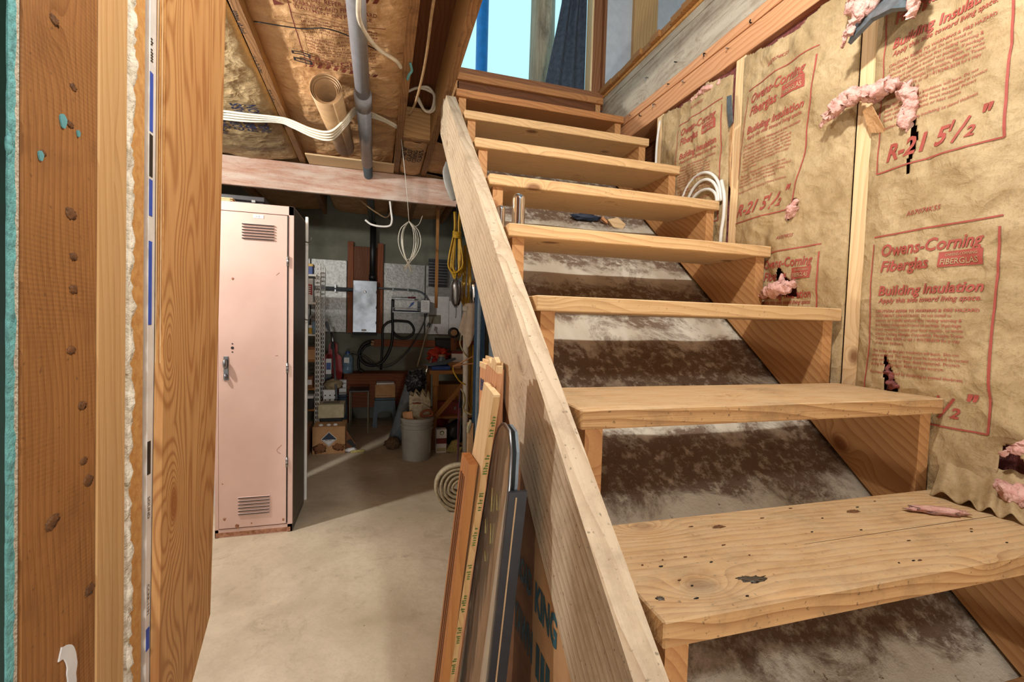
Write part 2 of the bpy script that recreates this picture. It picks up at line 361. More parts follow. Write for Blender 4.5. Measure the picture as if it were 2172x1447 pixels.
def tube(name, pts, r, mat, parent=None, seg=8, n=6, closed=False, sm=True, rr=None):
    V, F = tube_data(pts, r, seg, n, closed, sm, rr=rr); return mesh(name, V, F, mat, parent, smooth=True)
def multi_tube(name, paths, r, mat, parent=None, seg=6, n=6, closed=False):
    V, F = [], []
    for p in paths:
        v, f = tube_data(p, r, seg, n, closed); o = len(V); V += v; F += [tuple(i+o for i in q) for q in f]
    return mesh(name, V, F, mat, parent, smooth=True)
def lathe(name, prof, mat, loc=(0, 0, 0), parent=None, seg=24, rot=None, caps=True):
    V, F = [], []; n = len(prof)
    for r, z in prof:
        for k in range(seg): a = 2*math.pi*k/seg; V.append((r*math.cos(a), r*math.sin(a), z))
    for i in range(n-1):
        for k in range(seg): F.append((i*seg+k, i*seg+(k+1) % seg, (i+1)*seg+(k+1) % seg, (i+1)*seg+k))
    if caps: F.append(tuple(range(seg))[::-1]); F.append(tuple((n-1)*seg+k for k in range(seg)))
    mw = (rot.to_4x4() if rot is not None else Matrix.Identity(4)); mw.translation = Vector(loc)
    o = mesh(name, V, F, mat, parent, smooth=True, mw=mw)
    me = o.data
    try: me.set_sharp_from_angle(angle=R(40))
    except Exception: pass
    return o
def prism(name, poly, axis, a, b, mat, parent=None, grain=None):
    """extrude a 2-D polygon; axis 'x': poly=(y,z); 'y': poly=(x,z); 'z': poly=(x,y)"""
    n = len(poly); mk = {'x': lambda p, t: (t, p[0], p[1]), 'y': lambda p, t: (p[0], t, p[1]), 'z': lambda p, t: (p[0], p[1], t)}[axis]
    V = [mk(p, a) for p in poly]+[mk(p, b) for p in poly]
    F = [tuple(range(n))[::-1], tuple(range(n, 2*n))]+[(i, (i+1) % n, n+(i+1) % n, n+i) for i in range(n)]
    mw = Matrix.Identity(4)
    if grain is not None:
        g = grain.normalized(); ax = Vector({'x': (1, 0, 0), 'y': (0, 1, 0), 'z': (0, 0, 1)}[axis]); s = ax.cross(g).normalized()
        m3 = Matrix((g, s, g.cross(s))).transposed(); c = sum((Vector(v) for v in V), Vector())/len(V); inv = m3.inverted()
        V = [inv @ (Vector(v)-c) for v in V]; mw = m3.to_4x4(); mw.translation = c
    o = mesh(name, V, F, mat, parent, mw=mw)
    bm = bmesh.new(); bm.from_mesh(o.data); bmesh.ops.recalc_face_normals(bm, faces=bm.faces); bm.to_mesh(o.data); bm.free(); return o
def blob(name, c, s, mat, parent=None, amp=.25, freq=3, sub=3, seed=0, rot=None):
    bm = bmesh.new(); bmesh.ops.create_icosphere(bm, subdivisions=sub, radius=1)
    for v in bm.verts:
        d = v.co.normalized(); k = 1+amp*noise.fractal(d*freq+Vector((seed, seed*.7, 0)), 1, 2, 3); v.co = Vector((d.x*s[0]*k, d.y*s[1]*k, d.z*s[2]*k))
    me = bpy.data.meshes.new(name); bm.to_mesh(me); bm.free(); me.materials.append(M[mat]); me.polygons.foreach_set('use_smooth', [True]*len(me.polygons))
    o = bpy.data.objects.new(name, me); m = (rot.to_4x4() if rot is not None else Matrix.Identity(4)); m.translation = Vector(c); return link(o, m, parent)
_tc = {}
def text2d(s, bold=0, shear=0):
    k = (s, bold, shear)
    if k not in _tc:
        cu = bpy.data.curves.new('t', 'FONT'); cu.body = s; cu.size = 1; cu.resolution_u = 2; cu.offset = bold; cu.shear = shear; cu.fill_mode = 'FRONT'
        ob = bpy.data.objects.new('t', cu); COL.objects.link(ob); dg = bpy.context.evaluated_depsgraph_get(); dg.update()
        me = bpy.data.meshes.new_from_object(ob.evaluated_get(dg))
        vs = [(v.co.x, v.co.y) for v in me.vertices]; fs = [tuple(p.vertices) for p in me.polygons]
        bpy.data.objects.remove(ob); bpy.data.curves.remove(cu); bpy.data.meshes.remove(me)
        x0 = min(v[0] for v in vs); x1 = max(v[0] for v in vs); _tc[k] = ([(v[0]-x0, v[1]) for v in vs], fs, x1-x0)
    return _tc[k]
class Print:
    """collects flat lettering in (s,t) and lays it on a surface through fn(s,t)->Vector"""
    def __init__(self): self.v, self.f = [], []
    def text(self, s, x, y, cap, width=None, bold=.012, shear=0):
        vs, fs, w = text2d(s, bold, shear); k = cap/.69; kx = (width/w) if width else k; o = len(self.v)
        self.v += [(x+a*kx, y+b*k) for a, b in vs]; self.f += [tuple(i+o for i in f) for f in fs]; return self
    def rect(self, x0, y0, x1, y1, nx=8, ny=1):
        o = len(self.v)
        for j in range(ny+1):
            for i in range(nx+1): self.v.append((x0+(x1-x0)*i/nx, y0+(y1-y0)*j/ny))
        for j in range(ny):
            for i in range(nx): a = o+j*(nx+1)+i; self.f.append((a, a+1, a+nx+2, a+nx+1))
        return self
    def marks(self, x, y, w, h, seed=1):
        # a line of print too blurred to read: short upright strokes grouped into words
        r = random.Random(seed); e = x+w; k = h*.62
        while x < e-k:
            for _ in range(r.randint(2, 7)):
                if x > e-k: break
                hh = h*(.7 if r.random() < .6 else 1); self.quad((x, y), (x+k*.45, y), (x+k*.45, y+hh), (x, y+hh))
                if r.random() < .6: self.quad((x+k*.45, y+hh*.55), (x+k*.75, y+hh*.55), (x+k*.75, y+hh*.85), (x+k*.45, y+hh*.85))
                x += k
            x += k*.8
        return self
    def quad(self, *p):
        o = len(self.v); self.v += list(p); self.f.append(tuple(range(o, o+len(p)))); return self
    def line(self, pts, w):
        for (a, b), (c, d) in zip(pts, pts[1:]):
            n = max(1, int(math.hypot(c-a, d-b)/.02)); nx, ny = -(d-b), c-a; l = math.hypot(nx, ny); nx, ny = nx/l*w/2, ny/l*w/2; o = len(self.v)
            for i in range(n+1):
                t = i/n; x, y = a+(c-a)*t, b+(d-b)*t; self.v += [(x+nx, y+ny), (x-nx, y-ny)]
            for i in range(n): q = o+2*i; self.f.append((q, q+1, q+3, q+2))
        return self
    def lay(self, name, fn, mat, parent): return mesh(name, [fn(*p) for p in self.v], self.f, mat, parent)

# ------------------------------------------------------------------ setting: shell
ZA, RISE, RUN, SW = .837, .2275, .2723, .975
SLOPE = RISE/RUN
fl = box('floor', (-3.4, -3.6, -.08), (1.4, 5.4, 0), 'floor', bev=0); tag(fl, 'pale stained concrete basement floor', 'floor', kind='structure')
wb = box('wall_back', (-3.4, 5.2, 0), (1.4, 5.34, 2.66), 'wall_conc', bev=0); tag(wb, 'grey concrete wall at the far end of the workshop', 'wall', kind='structure')
for x0, x1 in ((-1.95, -1.14), (-1.13, -.745), (-.325, .16), (.17, .93)):
    box('foil_board', (x0, 5.165, 1.035), (x1, 5.2, 1.875), 'foil', wb, bev=.003)
for x0, x1 in ((-.735, -.672), (-.402, -.335)): box('mounting_board', (x0, 5.15, 1.03), (x1, 5.2, 2.1), 'red_panel', wb, 'z')
box('mounting_board', (-.672, 5.17, 1.6), (-.402, 5.2, 2.05), 'dark_wood', wb, 'z')
box('ledger_board', (-.44, 5.165, .87), (.9, 5.2, .955), 'red_panel', wb)
wl2 = box('wall_storage', (-3.4, .5, 0), (-3.28, 5.2, 2.66), 'wall_conc', bev=0); tag(wl2, 'concrete wall at the far left of the basement', 'wall', kind='structure')
wd = box('wall_light_blocker', (-3.28, 2.72, 0), (-1.218, 2.80, 1.86), 'plaster', bev=0); tag(wd, 'unseen added partition blocking the storage bulb from the workshop', 'wall', kind='structure')  # added out of view to block the storage bulb and darken the workshop
wf = box('wall_front', (-3.4, -3.6, 0), (1.4, -3.5, 2.66), 'plaster', bev=0); tag(wf, 'pale wall behind the viewer', 'wall', kind='structure')
wfl = box('wall_front_left', (-3.4, -3.5, 0), (-3.28, .13, 2.66), 'plaster', bev=0); tag(wfl, 'pale side wall of the room in front of the stairs', 'wall', kind='structure')

# wall_right : sheathing with studs and faced insulation
wr = box('wall_right', (1.16, -3.5, 0), (1.2, 5.2, 2.34), 'dark_wood', bev=0, grain='y'); tag(wr, 'framed wall beside the stairs with paper faced insulation between studs', 'wall', kind='structure')
STUDS = [(.065, .105), (.500, .550), (1.008, 1.058), (1.545, 1.60), (2.10, 2.14), (2.9, 2.94), (-.45, -.41), (-1.0, -.96)]
for y0, y1 in STUDS: box('stud', (1.003, y0, 0), (1.16, y1, 2.298), 'stud', wr, 'z')
def crum(u, v, sd):
    a = noise.noise(Vector((u*5, v*4, sd))); b = noise.noise(Vector((u*11+3, v*9, sd+5))); c = noise.noise(Vector((u*24, v*19, sd+9)))
    rdg = 1-2*abs(noise.noise(Vector((u*7+v*3, v*6-u*2, sd+2)))); rd2 = 1-2*abs(noise.noise(Vector((u*13-v*5, v*11, sd+7))))
    w = Vector((u+.06*a, v+.06*b, sd)); f1 = noise.voronoi(Vector((w.x*8, w.y*6, sd)))[0][0]; f2 = noise.voronoi(Vector((w.x*19, w.y*15, sd+4)))[0][0]
    return .008*a+.005*b+.002*c+.007*rdg+.004*rd2-.020*(f1-.4)-.006*(f2-.4)-.003
class Paper:
    def __init__(s, y0, y1, z0, z1, bulge, seed, shear=0, top=None, bot=None, dx=0):
        s.y0, s.y1, s.z0, s.z1, s.b, s.seed, s.shear, s.top, s.bot, s.dx = y0, y1, z0, z1, bulge, seed, shear, top, bot, dx
    def surf(s, y, z, off=0):
        u = min(1, max(0, (y-s.y0)/(s.y1-s.y0))); e = max(0, math.sin(math.pi*u))**.45
        return Vector((1.003+s.dx-s.b*e-(crum(y, z, s.seed)+.004)*e-off, y, z))
    def build(s, parent, holes=(), step=.0045):
        ny = int((s.y1-s.y0)/step); nz = int((s.z1-s.z0)/step); V, F = [], []; ok = []
        for j in range(nz+1):
            for i in range(ny+1):
                y = s.y0+(s.y1-s.y0)*i/ny; z = s.z0+(s.z1-s.z0)*j/nz
                ed = .010*noise.noise(Vector((y*30, z*30, 3))); tz = (s.top(y) if s.top else s.z1)+ed; bz = (s.bot(y) if s.bot else s.z0)+ed
                V.append(s.surf(y, z)); ok.append(bz <= z <= tz and not any(inpoly(y+ed*.4, z+ed*.4, h) for h in holes))
        for j in range(nz):
            for i in range(ny):
                a = j*(ny+1)+i; q = (a, a+ny+1, a+ny+2, a+1)
                if all(ok[k] for k in q): F.append(q)
        o = mesh('insulation_facing', V, F, 'kraft', parent, smooth=True)
        md = o.modifiers.new('thickness', 'SOLIDIFY'); md.thickness = .0015; md.offset = 1
        return o
def inpoly(x, y, P):
    c = False; n = len(P)
    for i in range(n):
        x1, y1 = P[i]; x2, y2 = P[(i+1) % n]
        if (y1 > y) != (y2 > y) and x < (x2-x1)*(y-y1)/(y2-y1)+x1: c = not c
    return c
CAUT = ["CAUTION: REFER TO WARNING & FIRE HAZARD", "STATEMENT ON PACKAGE. Do not install or", "remove or handle without first reading warning &", "fire hazard statement located on package. If package", "is not available, contact your local supplier, or write", "Owens-Corning Fiberglas Corporation, Fiberglas Tower,", "Toledo Ohio 43659, or call 1-419/248-8234 for a copy", "of the user statement."]
PAR2 = ["The facing on fiberglas insulation will burn. Do not", "leave exposed. The facing must be installed in contact", "with ceiling, wall, or floor finish material. Protect", "facing from any open flame or heat source."]
def block(pp, parent, yl, zt, w=.28, shear=0, holes=(), zmin=-9, ymin=-9, ymax=9):
    """one printed block of the insulation facing; yl = left edge (larger y), zt = frame top"""
    P = Print(); k = w/.28; Q = Print()
    P.text('A07074K55', .08*k, .043, .012, .085*k, .004, .25)
    P.line([(0, 0), (w, .004)], .004); P.line([(w*.985, -.02), (w*.985, -.25), (w*.99, -.497)], .005); P.line([(0, -.02), (.002, -.30), (0, -.497)], .0035); P.line([(0, -.497), (w*.99, -.497)], .004)
    P.text('Owens-Corning', .025*k, -.057, .031, .224*k, .024, .2); P.text('Fiberglas', .025*k, -.100, .029, .120*k, .024, .2)
    P.rect(.165*k, -.102, .249*k, -.064, 16, 8)
    P.text('Building Insulation', .023*k, -.165, .025, .230*k, .024, .2); P.text('Apply this side toward living space.', .025*k, -.186, .013, .226*k, .014, .2)
    ws = [.232, .185, .205, .205, .208, .212, .205, .082]
    for i, t in enumerate(CAUT): P.text(t, .018*k, -.213-.0125*i, .0075, ws[i]*k, .014 if i < 1 else .006, .1)
    for i, t in enumerate(PAR2): P.text(t, .015*k, -.322-.0125*i, .0075, (.205, .225, .205, .175)[i]*k, .006, .1)
    P.text('Resistance achieved by insulating at stated thickness.', .014*k, -.382, .0075, .215*k, .006, .1)
    P.text('R-21 5', .026*k, -.472, .043, .150*k, .028, .25); P.text('1', .174*k, -.446, .024, None, .03, .25); P.line([(.184*k, -.478), (.214*k, -.424)], .006); P.text('2', .206*k, -.472, .024, None, .03, .25); P.text('"', .236*k, -.452, .040, None, .03, .25)
    Q.text('OWENS-CORNING', .178*k, -.076, .007, .062*k, .004); Q.text('FIBERGLAS', .171*k, -.096, .014, .070*k, .01)
    fn = lambda off: (lambda s, t: pp.surf(yl-s+shear*t, zt+t, off))
    for pr, off, mt, nm in ((P, .0036, 'ink_red', 'printed_text'), (Q, .0050, 'kraft', 'logo_text')):
        keep = []
        for f in pr.f:
            cy = yl-sum(pr.v[i][0] for i in f)/len(f)+shear*sum(pr.v[i][1] for i in f)/len(f); cz = zt+sum(pr.v[i][1] for i in f)/len(f)
            if cz < zmin or cz > pp.z1-.02 or cy < max(ymin, pp.y0) or cy > min(ymax, pp.y1) or (pp.top and cz > pp.top(cy)-.015) or (pp.bot and cz < pp.bot(cy)) or any(inpoly(cy, cz, h) for h in holes): continue
            keep.append(f)
        pr.f = keep
        if keep:
            used = sorted({i for f in keep for i in f}); mp = {u: n for n, u in enumerate(used)}
            pr.v = [pr.v[i] for i in used]; pr.f = [tuple(mp[i] for i in f) for f in keep]
            pr.lay(nm, fn(off), mt, parent)
def batt(y0, y1, z0, z1, seed):
    V, F = [], []; ny, nz = 8, 30
    for j in range(nz+1):
        for i in range(ny+1):
            y = y0+(y1-y0)*i/ny; z = z0+(z1-z0)*j/nz; V.append((1.032+.012*noise.noise(Vector((y*20, z*20, seed))), y, z))
    for j in range(nz):
        for i in range(ny): a = j*(ny+1)+i; F.append((a, a+ny+1, a+ny+2, a+1))
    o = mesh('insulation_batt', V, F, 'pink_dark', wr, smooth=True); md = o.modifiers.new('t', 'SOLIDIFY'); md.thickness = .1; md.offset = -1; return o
# near bay
H0 = [[(.415, 1.165), (.372, 1.065), (.405, 1.065)], [(.156, .985), (.165, .90), (.195, .872), (.110, .872), (.118, .93), (.135, .955)], [(.382, 1.81), (.360, 1.79), (.372, 1.72), (.384, 1.66), (.372, 1.72)]]
b0 = batt(.105, .5, .3, 2.34, 1); p0 = Paper(.125, .503, .40, 2.33, .022, 11)
f0 = p0.build(b0, H0[:2]+[[(.381, 1.80), (.366, 1.74), (.386, 1.635), (.376, 1.74)]])
block(p0, b0, .465, 1.492, holes=H0[:2]); block(p0, b0, .470, 2.168)
# second bay
H1 = [[(.775, 1.44), (.80, 1.37), (.79, 1.345), (.70, 1.335), (.715, 1.37), (.755, 1.41)], [(.735, 1.668), (.722, 1.66), (.735, 1.61), (.76, 1.60)]]
b1 = batt(.55, 1.008, .55, 2.34, 2); p1 = Paper(.552, 1.012, .70, 2.33, .016, 23, top=lambda y: 2.262+.02*math.sin(y*14))
f1 = p1.build(b1, H1); block(p1, b1, .968, 2.135, .30, shear=-.14, holes=H1); block(p1, b1, .865, 1.497, .235, holes=H1)
# third bay
b2 = batt(1.058, 1.545, .95, 2.34, 3); p2 = Paper(1.068, 1.55, 1.10, 2.30, .014, 37, top=lambda y: 2.268+.012*math.sin(y*22))
f2 = p2.build(b2); block(p2, b2, 1.392, 2.17, .285)
b3 = batt(-.40, .065, .3, 2.34, 4); p3 = Paper(-.40, .05, .40, 2.33, .02, 51); p3.build(b3)
# folds, tape and tufts pulled out of the facing
mesh('tape_strip', [(.985, 1.078, 2.165), (.978, 1.046, 2.155), (.984, 1.058, 2.03), (.975, 1.028, 2.04), (.98, 1.068, 2.1), (.974, 1.035, 2.1)], [(0, 1, 5, 4), (4, 5, 3, 2)], 'tape', b1).modifiers.new('t', 'SOLIDIFY').thickness = .003
mesh('paper_flap', [(.984, 1.052, 2.02), (.97, 1.016, 2.03), (.985, 1.05, 1.9), (.968, 1.02, 1.88), (.99, 1.045, 1.80), (.985, 1.03, 1.78)], [(0, 1, 3, 2), (2, 3, 5, 4)], 'kraft_brown', b1).modifiers.new('t', 'SOLIDIFY').thickness = .003
def tuft(name, pts, rr, parent, seed, mat='pink'):
    V, F = tube_data(pts, .02, 22, 14, rr=rr); V = [v+Vector((noise.noise(v*45+Vector((seed, 0, 0))), noise.noise(v*45+Vector((0, seed, 0))), noise.noise(v*45+Vector((0, 0, seed)))))*.013+Vector((noise.noise(v*130), noise.noise(v*130+Vector((9, 0, 0))), noise.noise(v*130+Vector((0, 9, 0)))))*.006 for v in V]
    return mesh(name, V, F, mat, parent, smooth=True)
tuft('torn_tuft', [(.955, .632, 1.868), (.945, .58, 1.885), (.945, .53, 1.905), (.95, .48, 1.893), (.955, .43, 1.892), (.965, .395, 1.875)], [.006, .014, .022, .024, .018, .022, .024, .018, .012], b0, 1)
tuft('torn_tuft', [(.965, .395, 1.875), (.965, .385, 1.835), (.968, .392, 1.79), (.975, .388, 1.77)], [.016, .014, .016, .018, .010], b0, 2)
mesh('paper_flap', [(.965, .505, 1.86), (.95, .47, 1.86), (.985, .45, 1.78), (.99, .50, 1.80)], [(0, 1, 2, 3)], 'kraft_brown', b0).modifiers.new('t', 'SOLIDIFY').thickness = .002
fv = [(.985, .50, 2.21), (.93, .50, 2.13), (.905, .515, 2.045), (.90, .45, 2.07), (.90, .40, 2.065), (.90, .345, 2.035), (.93, .35, 2.10), (.985, .35, 2.20), (.94, .42, 2.14)]
mesh('paper_flap', fv, [(0, 1, 8, 7), (1, 2, 3, 8), (3, 4, 6, 8), (4, 5, 6), (6, 7, 8)], 'tape', b0).modifiers.new('t', 'SOLIDIFY').thickness = .012
tuft('torn_tuft', [(.90, .528, 2.035), (.895, .495, 2.085), (.91, .47, 2.13), (.94, .45, 2.19)], [.006, .012, .018, .026, .03, .03], b0, 3)
tuft('torn_tuft', [(.93, .365, 2.17), (.91, .352, 2.09), (.90, .348, 2.03), (.90, .352, 2.01)], [.024, .018, .014, .010, .006], b0, 4)
tuft('torn_tuft', [(.97, .56, 2.20), (.96, .54, 2.17), (.965, .52, 2.19)], [.016, .022, .016], b0, 9)
tuft('torn_tuft', [(.965, .835, 1.338), (.95, .80, 1.352), (.948, .76, 1.362), (.955, .72, 1.368), (.965, .70, 1.372)], [.006, .014, .024, .022, .014], b1, 5)
tuft('torn_tuft', [(.975, .765, 1.415), (.965, .755, 1.38)], [.008, .016], b1, 15)
tuft('torn_tuft', [(.985, .755, 1.605), (.975, .735, 1.63), (.98, .722, 1.66)], [.010, .014, .008], b1, 6)
tuft('torn_tuft', [(.99, .405, 1.15), (.985, .398, 1.11), (.985, .385, 1.07)], [.005, .010, .016], b0, 7, 'pink_dark')
tuft('torn_tuft', [(.965, .15, .895), (.955, .125, .885), (.96, .10, .87)], [.010, .022, .026], b0, 8)
tuft('torn_tuft', [(.97, .148, .968), (.965, .125, .98), (.97, .10, .995)], [.004, .009, .014], b0, 18)
tuft('torn_tuft', [(.99, 1.135, 2.255), (.985, 1.22, 2.258), (.985, 1.30, 2.255)], [.006, .012, .008], b2, 12)
V, F = [], []; nu, nv = 14, 60   # pleated paper bunched on the tread end
for j in range(nv+1):
    y = .275-.19*j/nv
    for i in range(nu+1):
        u = i/nu; pl = .007*math.sin(y*150+u*2.2+3*noise.noise(Vector((y*12, u, 0))))*(.3+u); V.append((.992-.085*u, y-.03*u, .925-.078*u**.7+pl+.004*noise.noise(Vector((y*40, u*5, 2)))))
for j in range(nv):
    for i in range(nu): q = j*(nu+1)+i; F.append((q, q+1, q+nu+2, q+nu+1))
mesh('paper_fold', V, F, 'kraft', b0, smooth=True).modifiers.new('t', 'SOLIDIFY').thickness = .0015

# ledge of the upper floor on the right (rim joist, plates, floor boards)
lg = box('trim_1', (1.0, -1.0, 2.44), (1.16, 2.24, 2.632), 'grey_rim', grain='y'); tag(lg, 'grey weathered rim board along the edge of the upper floor', 'rim board', kind='structure')
box('rim_strip', (.998, -1.0, 2.634), (1.16, 2.24, 2.672), 'grey_rim', lg, 'y'); box('rim_strip', (.992, -1.0, 2.674), (1.16, 2.24, 2.688), 'osb', lg, 'y')
box('plate', (.995, -1.0, 2.395), (1.16, 2.24, 2.438), 'plate_wood', lg, 'y'); box('plate', (.999, -1.0, 2.300), (1.16, 2.24, 2.393), 'plate_wood', lg, 'y')
y = 2.24
while y > .2:
    w = .078+.02*random.random(); box('floor_board', (.966+.02*random.random(), y-w, 2.690), (2.3, y-.0015, 2.722), 'bench_wood', lg, 'x', .0015); y -= w
uw = box('floor_upper', (1.0, -3.5, 2.60), (2.5, .2, 2.70), 'bench_wood', bev=0); tag(uw, 'upper storey floor right of the stairwell', 'floor', kind='structure')
for i, (y, z) in enumerate([(2.0, 2.37), (1.86, 2.42), (1.75, 2.37), (1.62, 2.375), (1.5, 2.42), (1.38, 2.37), (1.24, 2.425), (1.1, 2.37), (.98, 2.40), (1.7, 2.55), (1.45, 2.5)]):
    tube('nail', [(1.0, y, z), (.984, y-.004, z-.003), (.982, y-.010, z-.02+.012*(i % 3))], .0028, 'steel' if i % 2 else 'black', lg, 5, 3)

# ceiling : subfloor, joists, insulation
ce = box('ceiling', (-3.4, -3.5, 2.635), (-.005, 5.2, 2.655), 'dark_wood', bev=0, grain='y'); tag(ce, 'open joist ceiling with paper faced insulation', 'ceiling', kind='structure')
ce2 = box('ceiling_landing', (-.005, 2.22, 2.60), (1.16, 5.2, 2.652), 'dark_wood', bev=0, grain='y'); tag(ce2, 'underside of the upper floor behind the stair head', 'ceiling', kind='structure')
ce3 = box('ceiling_front', (-.005, -3.5, 2.60), (1.0, -1.0, 2.652), 'plaster', bev=0); tag(ce3, 'ceiling over the room in front of the stairs', 'ceiling', kind='structure')
oplank('joist', (-.885, .6, 2.517), (-.99, 5.2, 2.517), .235, .040, 'joist', ce)
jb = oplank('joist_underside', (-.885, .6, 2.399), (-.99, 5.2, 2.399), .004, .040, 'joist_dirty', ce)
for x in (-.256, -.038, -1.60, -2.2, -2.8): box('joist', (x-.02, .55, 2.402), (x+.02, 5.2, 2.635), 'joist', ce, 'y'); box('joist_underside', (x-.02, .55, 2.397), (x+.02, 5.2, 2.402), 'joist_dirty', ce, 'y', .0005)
box('blocking', (-.234, 2.588, 2.40), (-.06, 2.628, 2.60), 'joist', ce); box('blocking_edge', (-.234, 2.585, 2.392), (-.06, 2.63, 2.40), 'joist_dirty', ce)
for x in (.35, .75): box('joist', (x-.02, 3.38, 2.40), (x+.02, 5.2, 2.60), 'joist_dirty', ce2, 'y')
class CPaper:
    def __init__(s, x0, x1, y0, y1, z, sag, seed, sk=0): s.x0, s.x1, s.y0, s.y1, s.z, s.sag, s.seed, s.sk = x0, x1, y0, y1, z, sag, seed, sk
    def surf(s, x, y, off=0):
        u = min(1, max(0, (x-s.x0-s.sk*(y-s.y0))/(s.x1-s.x0))); e = max(0, math.sin(math.pi*u))**.5
        return Vector((x, y, s.z-s.sag*e-.75*crum(x, y, s.seed)*e-off))
    def build(s, name, mat):
        nx = int((s.x1-s.x0)/.012); ny = int((s.y1-s.y0)/.012); V, F = [], []
        for j in range(ny+1):
            for i in range(nx+1):
                y = s.y0+(s.y1-s.y0)*j/ny; V.append(s.surf(s.x0+(s.x1-s.x0)*i/nx+s.sk*(y-s.y0), y))
        for j in range(ny):
            for i in range(nx): a = j*(nx+1)+i; F.append((a, a+nx+1, a+nx+2, a+1))
        o = mesh(name, V, F, mat, ce, smooth=True); o.modifiers.new('t', 'SOLIDIFY').thickness = .002; return o
cB = CPaper(-.885, -.235, .7, 3.34, 2.455, .035, 5, -.02); oB = cB.build('insulation_facing', 'kraft_brown')
cA = CPaper(-1.575, -.93, .7, 3.34, 2.43, .05, 8, -.02); oA = cA.build('insulation_facing', 'kraft')
cC = CPaper(-.234, -.06, 2.64, 3.34, 2.42, .03, 9); oC = cC.build('insulation_facing', 'kraft_brown')
cD = CPaper(-.04, .97, 2.7, 3.36, 2.45, .03, 12); cD.build('insulation_facing', 'kraft_brown')
for x0, x1, sd in ((-.885, -.28, 15), (-.234, .33, 16), (-1.575, -1.0, 17)): CPaper(x0, x1, 3.40, 5.15, 2.47, .05, sd).build('insulation_facing', 'kraft_brown')
P = Print()
P.line([(0, .06), (0, -.50)], .005); P.line([(0, -.105), (.36, -.105)], .003); P.line([(.0, -.405), (.36, -.405)], .003)
for i in range(9): P.quad((.02+.036*i, .045), (.038+.036*i, .045), (.05+.036*i, .075), (.032+.036*i, .075)); P.quad((.01+.036*i, -.50), (.028+.036*i, -.50), (.04+.036*i, -.47), (.022+.036*i, -.47))
for i, t in enumerate(('CAUTION: REFER TO', 'WARNING AND FIRE HAZARD', 'STATEMENT ON PACKAGE')): P.text(t, .015, -.005-.034*i, .022, (.22, .31, .29)[i], .012)
for i in range(5): P.marks(.03, -.135-.022*i, .30, .011, i)
for i in range(6): P.marks(.03, -.265-.022*i, .30, .011, i+9)
P.text('Fiber Glass', .02, -.437, .026, .26, .02); P.text('Insulation', .02, -.466, .024, .20, .02); P.quad((-.055, -.05), (-.055, -.085), (-.015, -.07))
P.lay('printed_text', lambda s, t: cB.surf(-.715+s, 1.41-t, .009), 'ink_brown', oB)
P = Print()
for i in range(2): P.rect(-.05, -.40-.05*i, .03, -.408-.05*i); P.rect(-.05, -.42-.05*i, .03, -.428-.05*i); P.rect(-.05, -.40-.05*i, -.04, -.428-.05*i, 2); P.rect(.02, -.40-.05*i, .03, -.428-.05*i, 2)
P.lay('printed_mark', lambda s, t: cB.surf(-.715+s, 1.41-t, .0095), 'ink_black', oB)
P = Print()
for r0, (a, b) in enumerate((('OWENS', .30), ('CORNING', .40), ('FIBERGLASS', .55), ('INSULATION', .55))): P.text(a, 0, -.075*r0, .055, b*.72, .025)
P.lay('printed_text', lambda s, t: cA.surf(-1.27-t, 2.78-s, .008), 'ink_blue', oA)
P.lay('printed_text', lambda s, t: cA.surf(-1.54-t, 2.86-s, .008), 'ink_blue', oA)
P = Print()
for i, t in enumerate(('OWENS', 'GLASS', 'CORNING', 'GLASS')): P.text(t, 0, -.042*i, .034, .17, .02)
P.lay('printed_text', lambda s, t: cC.surf(-.20-t*.9, 3.0-s*1.4, .008), 'ink_black', oC)
P = Print()
for i in range(4): P.marks(0, -.02*i, .28, .010, i+20)
P.lay('fine_print', lambda s, t: cA.surf(-1.30+s, 3.08-t, .006), 'ink_blue', oA)
P = Print()
for i in range(4): P.marks(.32*i, 0, .16, .018, i+30)
P.lay('grade_stamp', lambda s, t: Vector((-.955-.0228*(s+.25)+t*1.0+.03, 1.55+s, 2.3965)), 'ink_black', ce)
tube('insulation_staple_wire', [(-.87, 1.62, 2.41), (-.7, 1.60, 2.405), (-.55, 1.56, 2.40), (-.30, 1.70, 2.40)], .0025, 'black', ce, 5)

bm_ = box('support_beam', (-3.28, 3.335, 2.172), (1.1, 3.375, 2.385), 'beam', grain='x', bev=.004); tag(bm_, 'whitewashed reddish timber beam carrying the joists over the workshop opening', 'beam')
bm2 = box('sill_plate', (-.90, 3.12, 2.386), (-.275, 3.335, 2.398), 'stud', bm_)

# left partition: end-on layers of the wall at the doorway
wl = box('wall_left', (-3.28, .1325, 0), (-.752, .1475, 2.40), 'gypsum', bev=0); tag(wl, 'cut end of a framed partition wall showing drywall, studs and insulation', 'wall', kind='structure')
box('drywall_paint', (-3.28, .1295, 0), (-.7515, .1325, 2.40), 'green_paint', wl, bev=0)
V, F = [], []; N = 240
for i in range(N+1):
    z = 2.4*i/N; e = .1385+.0035*noise.noise(Vector((z*22, 0, 2)))+.0025*noise.noise(Vector((z*70, 0, 5))); V += [(-.7505, .1293, z), (-.7495+.001*noise.noise(Vector((z*90, 3, 0))), e, z)]
for i in range(N): F.append((2*i, 2*i+1, 2*i+3, 2*i+2))
o = mesh('torn_paper_edge', V, F, 'aqua', wl); o.modifiers.new('t', 'SOLIDIFY').thickness = .002
blob('paint_drip', (-.748, .127, 1.40), (.003, .004, .012), 'aqua', wl, .2, 2, 2)
box('jamb_stud', (-.79, .1485, 0), (-.750, .289, 2.40), 'jamb', wl, 'z', .002)
box('jamb_stud', (-.86, .2905, 0), (-.749, .331, 2.40), 'jamb2', wl, 'z', .002)
box('jamb_stud', (-.86, .3325, 0), (-.7515, .371, 2.40), 'jamb2', wl, 'z', .002)
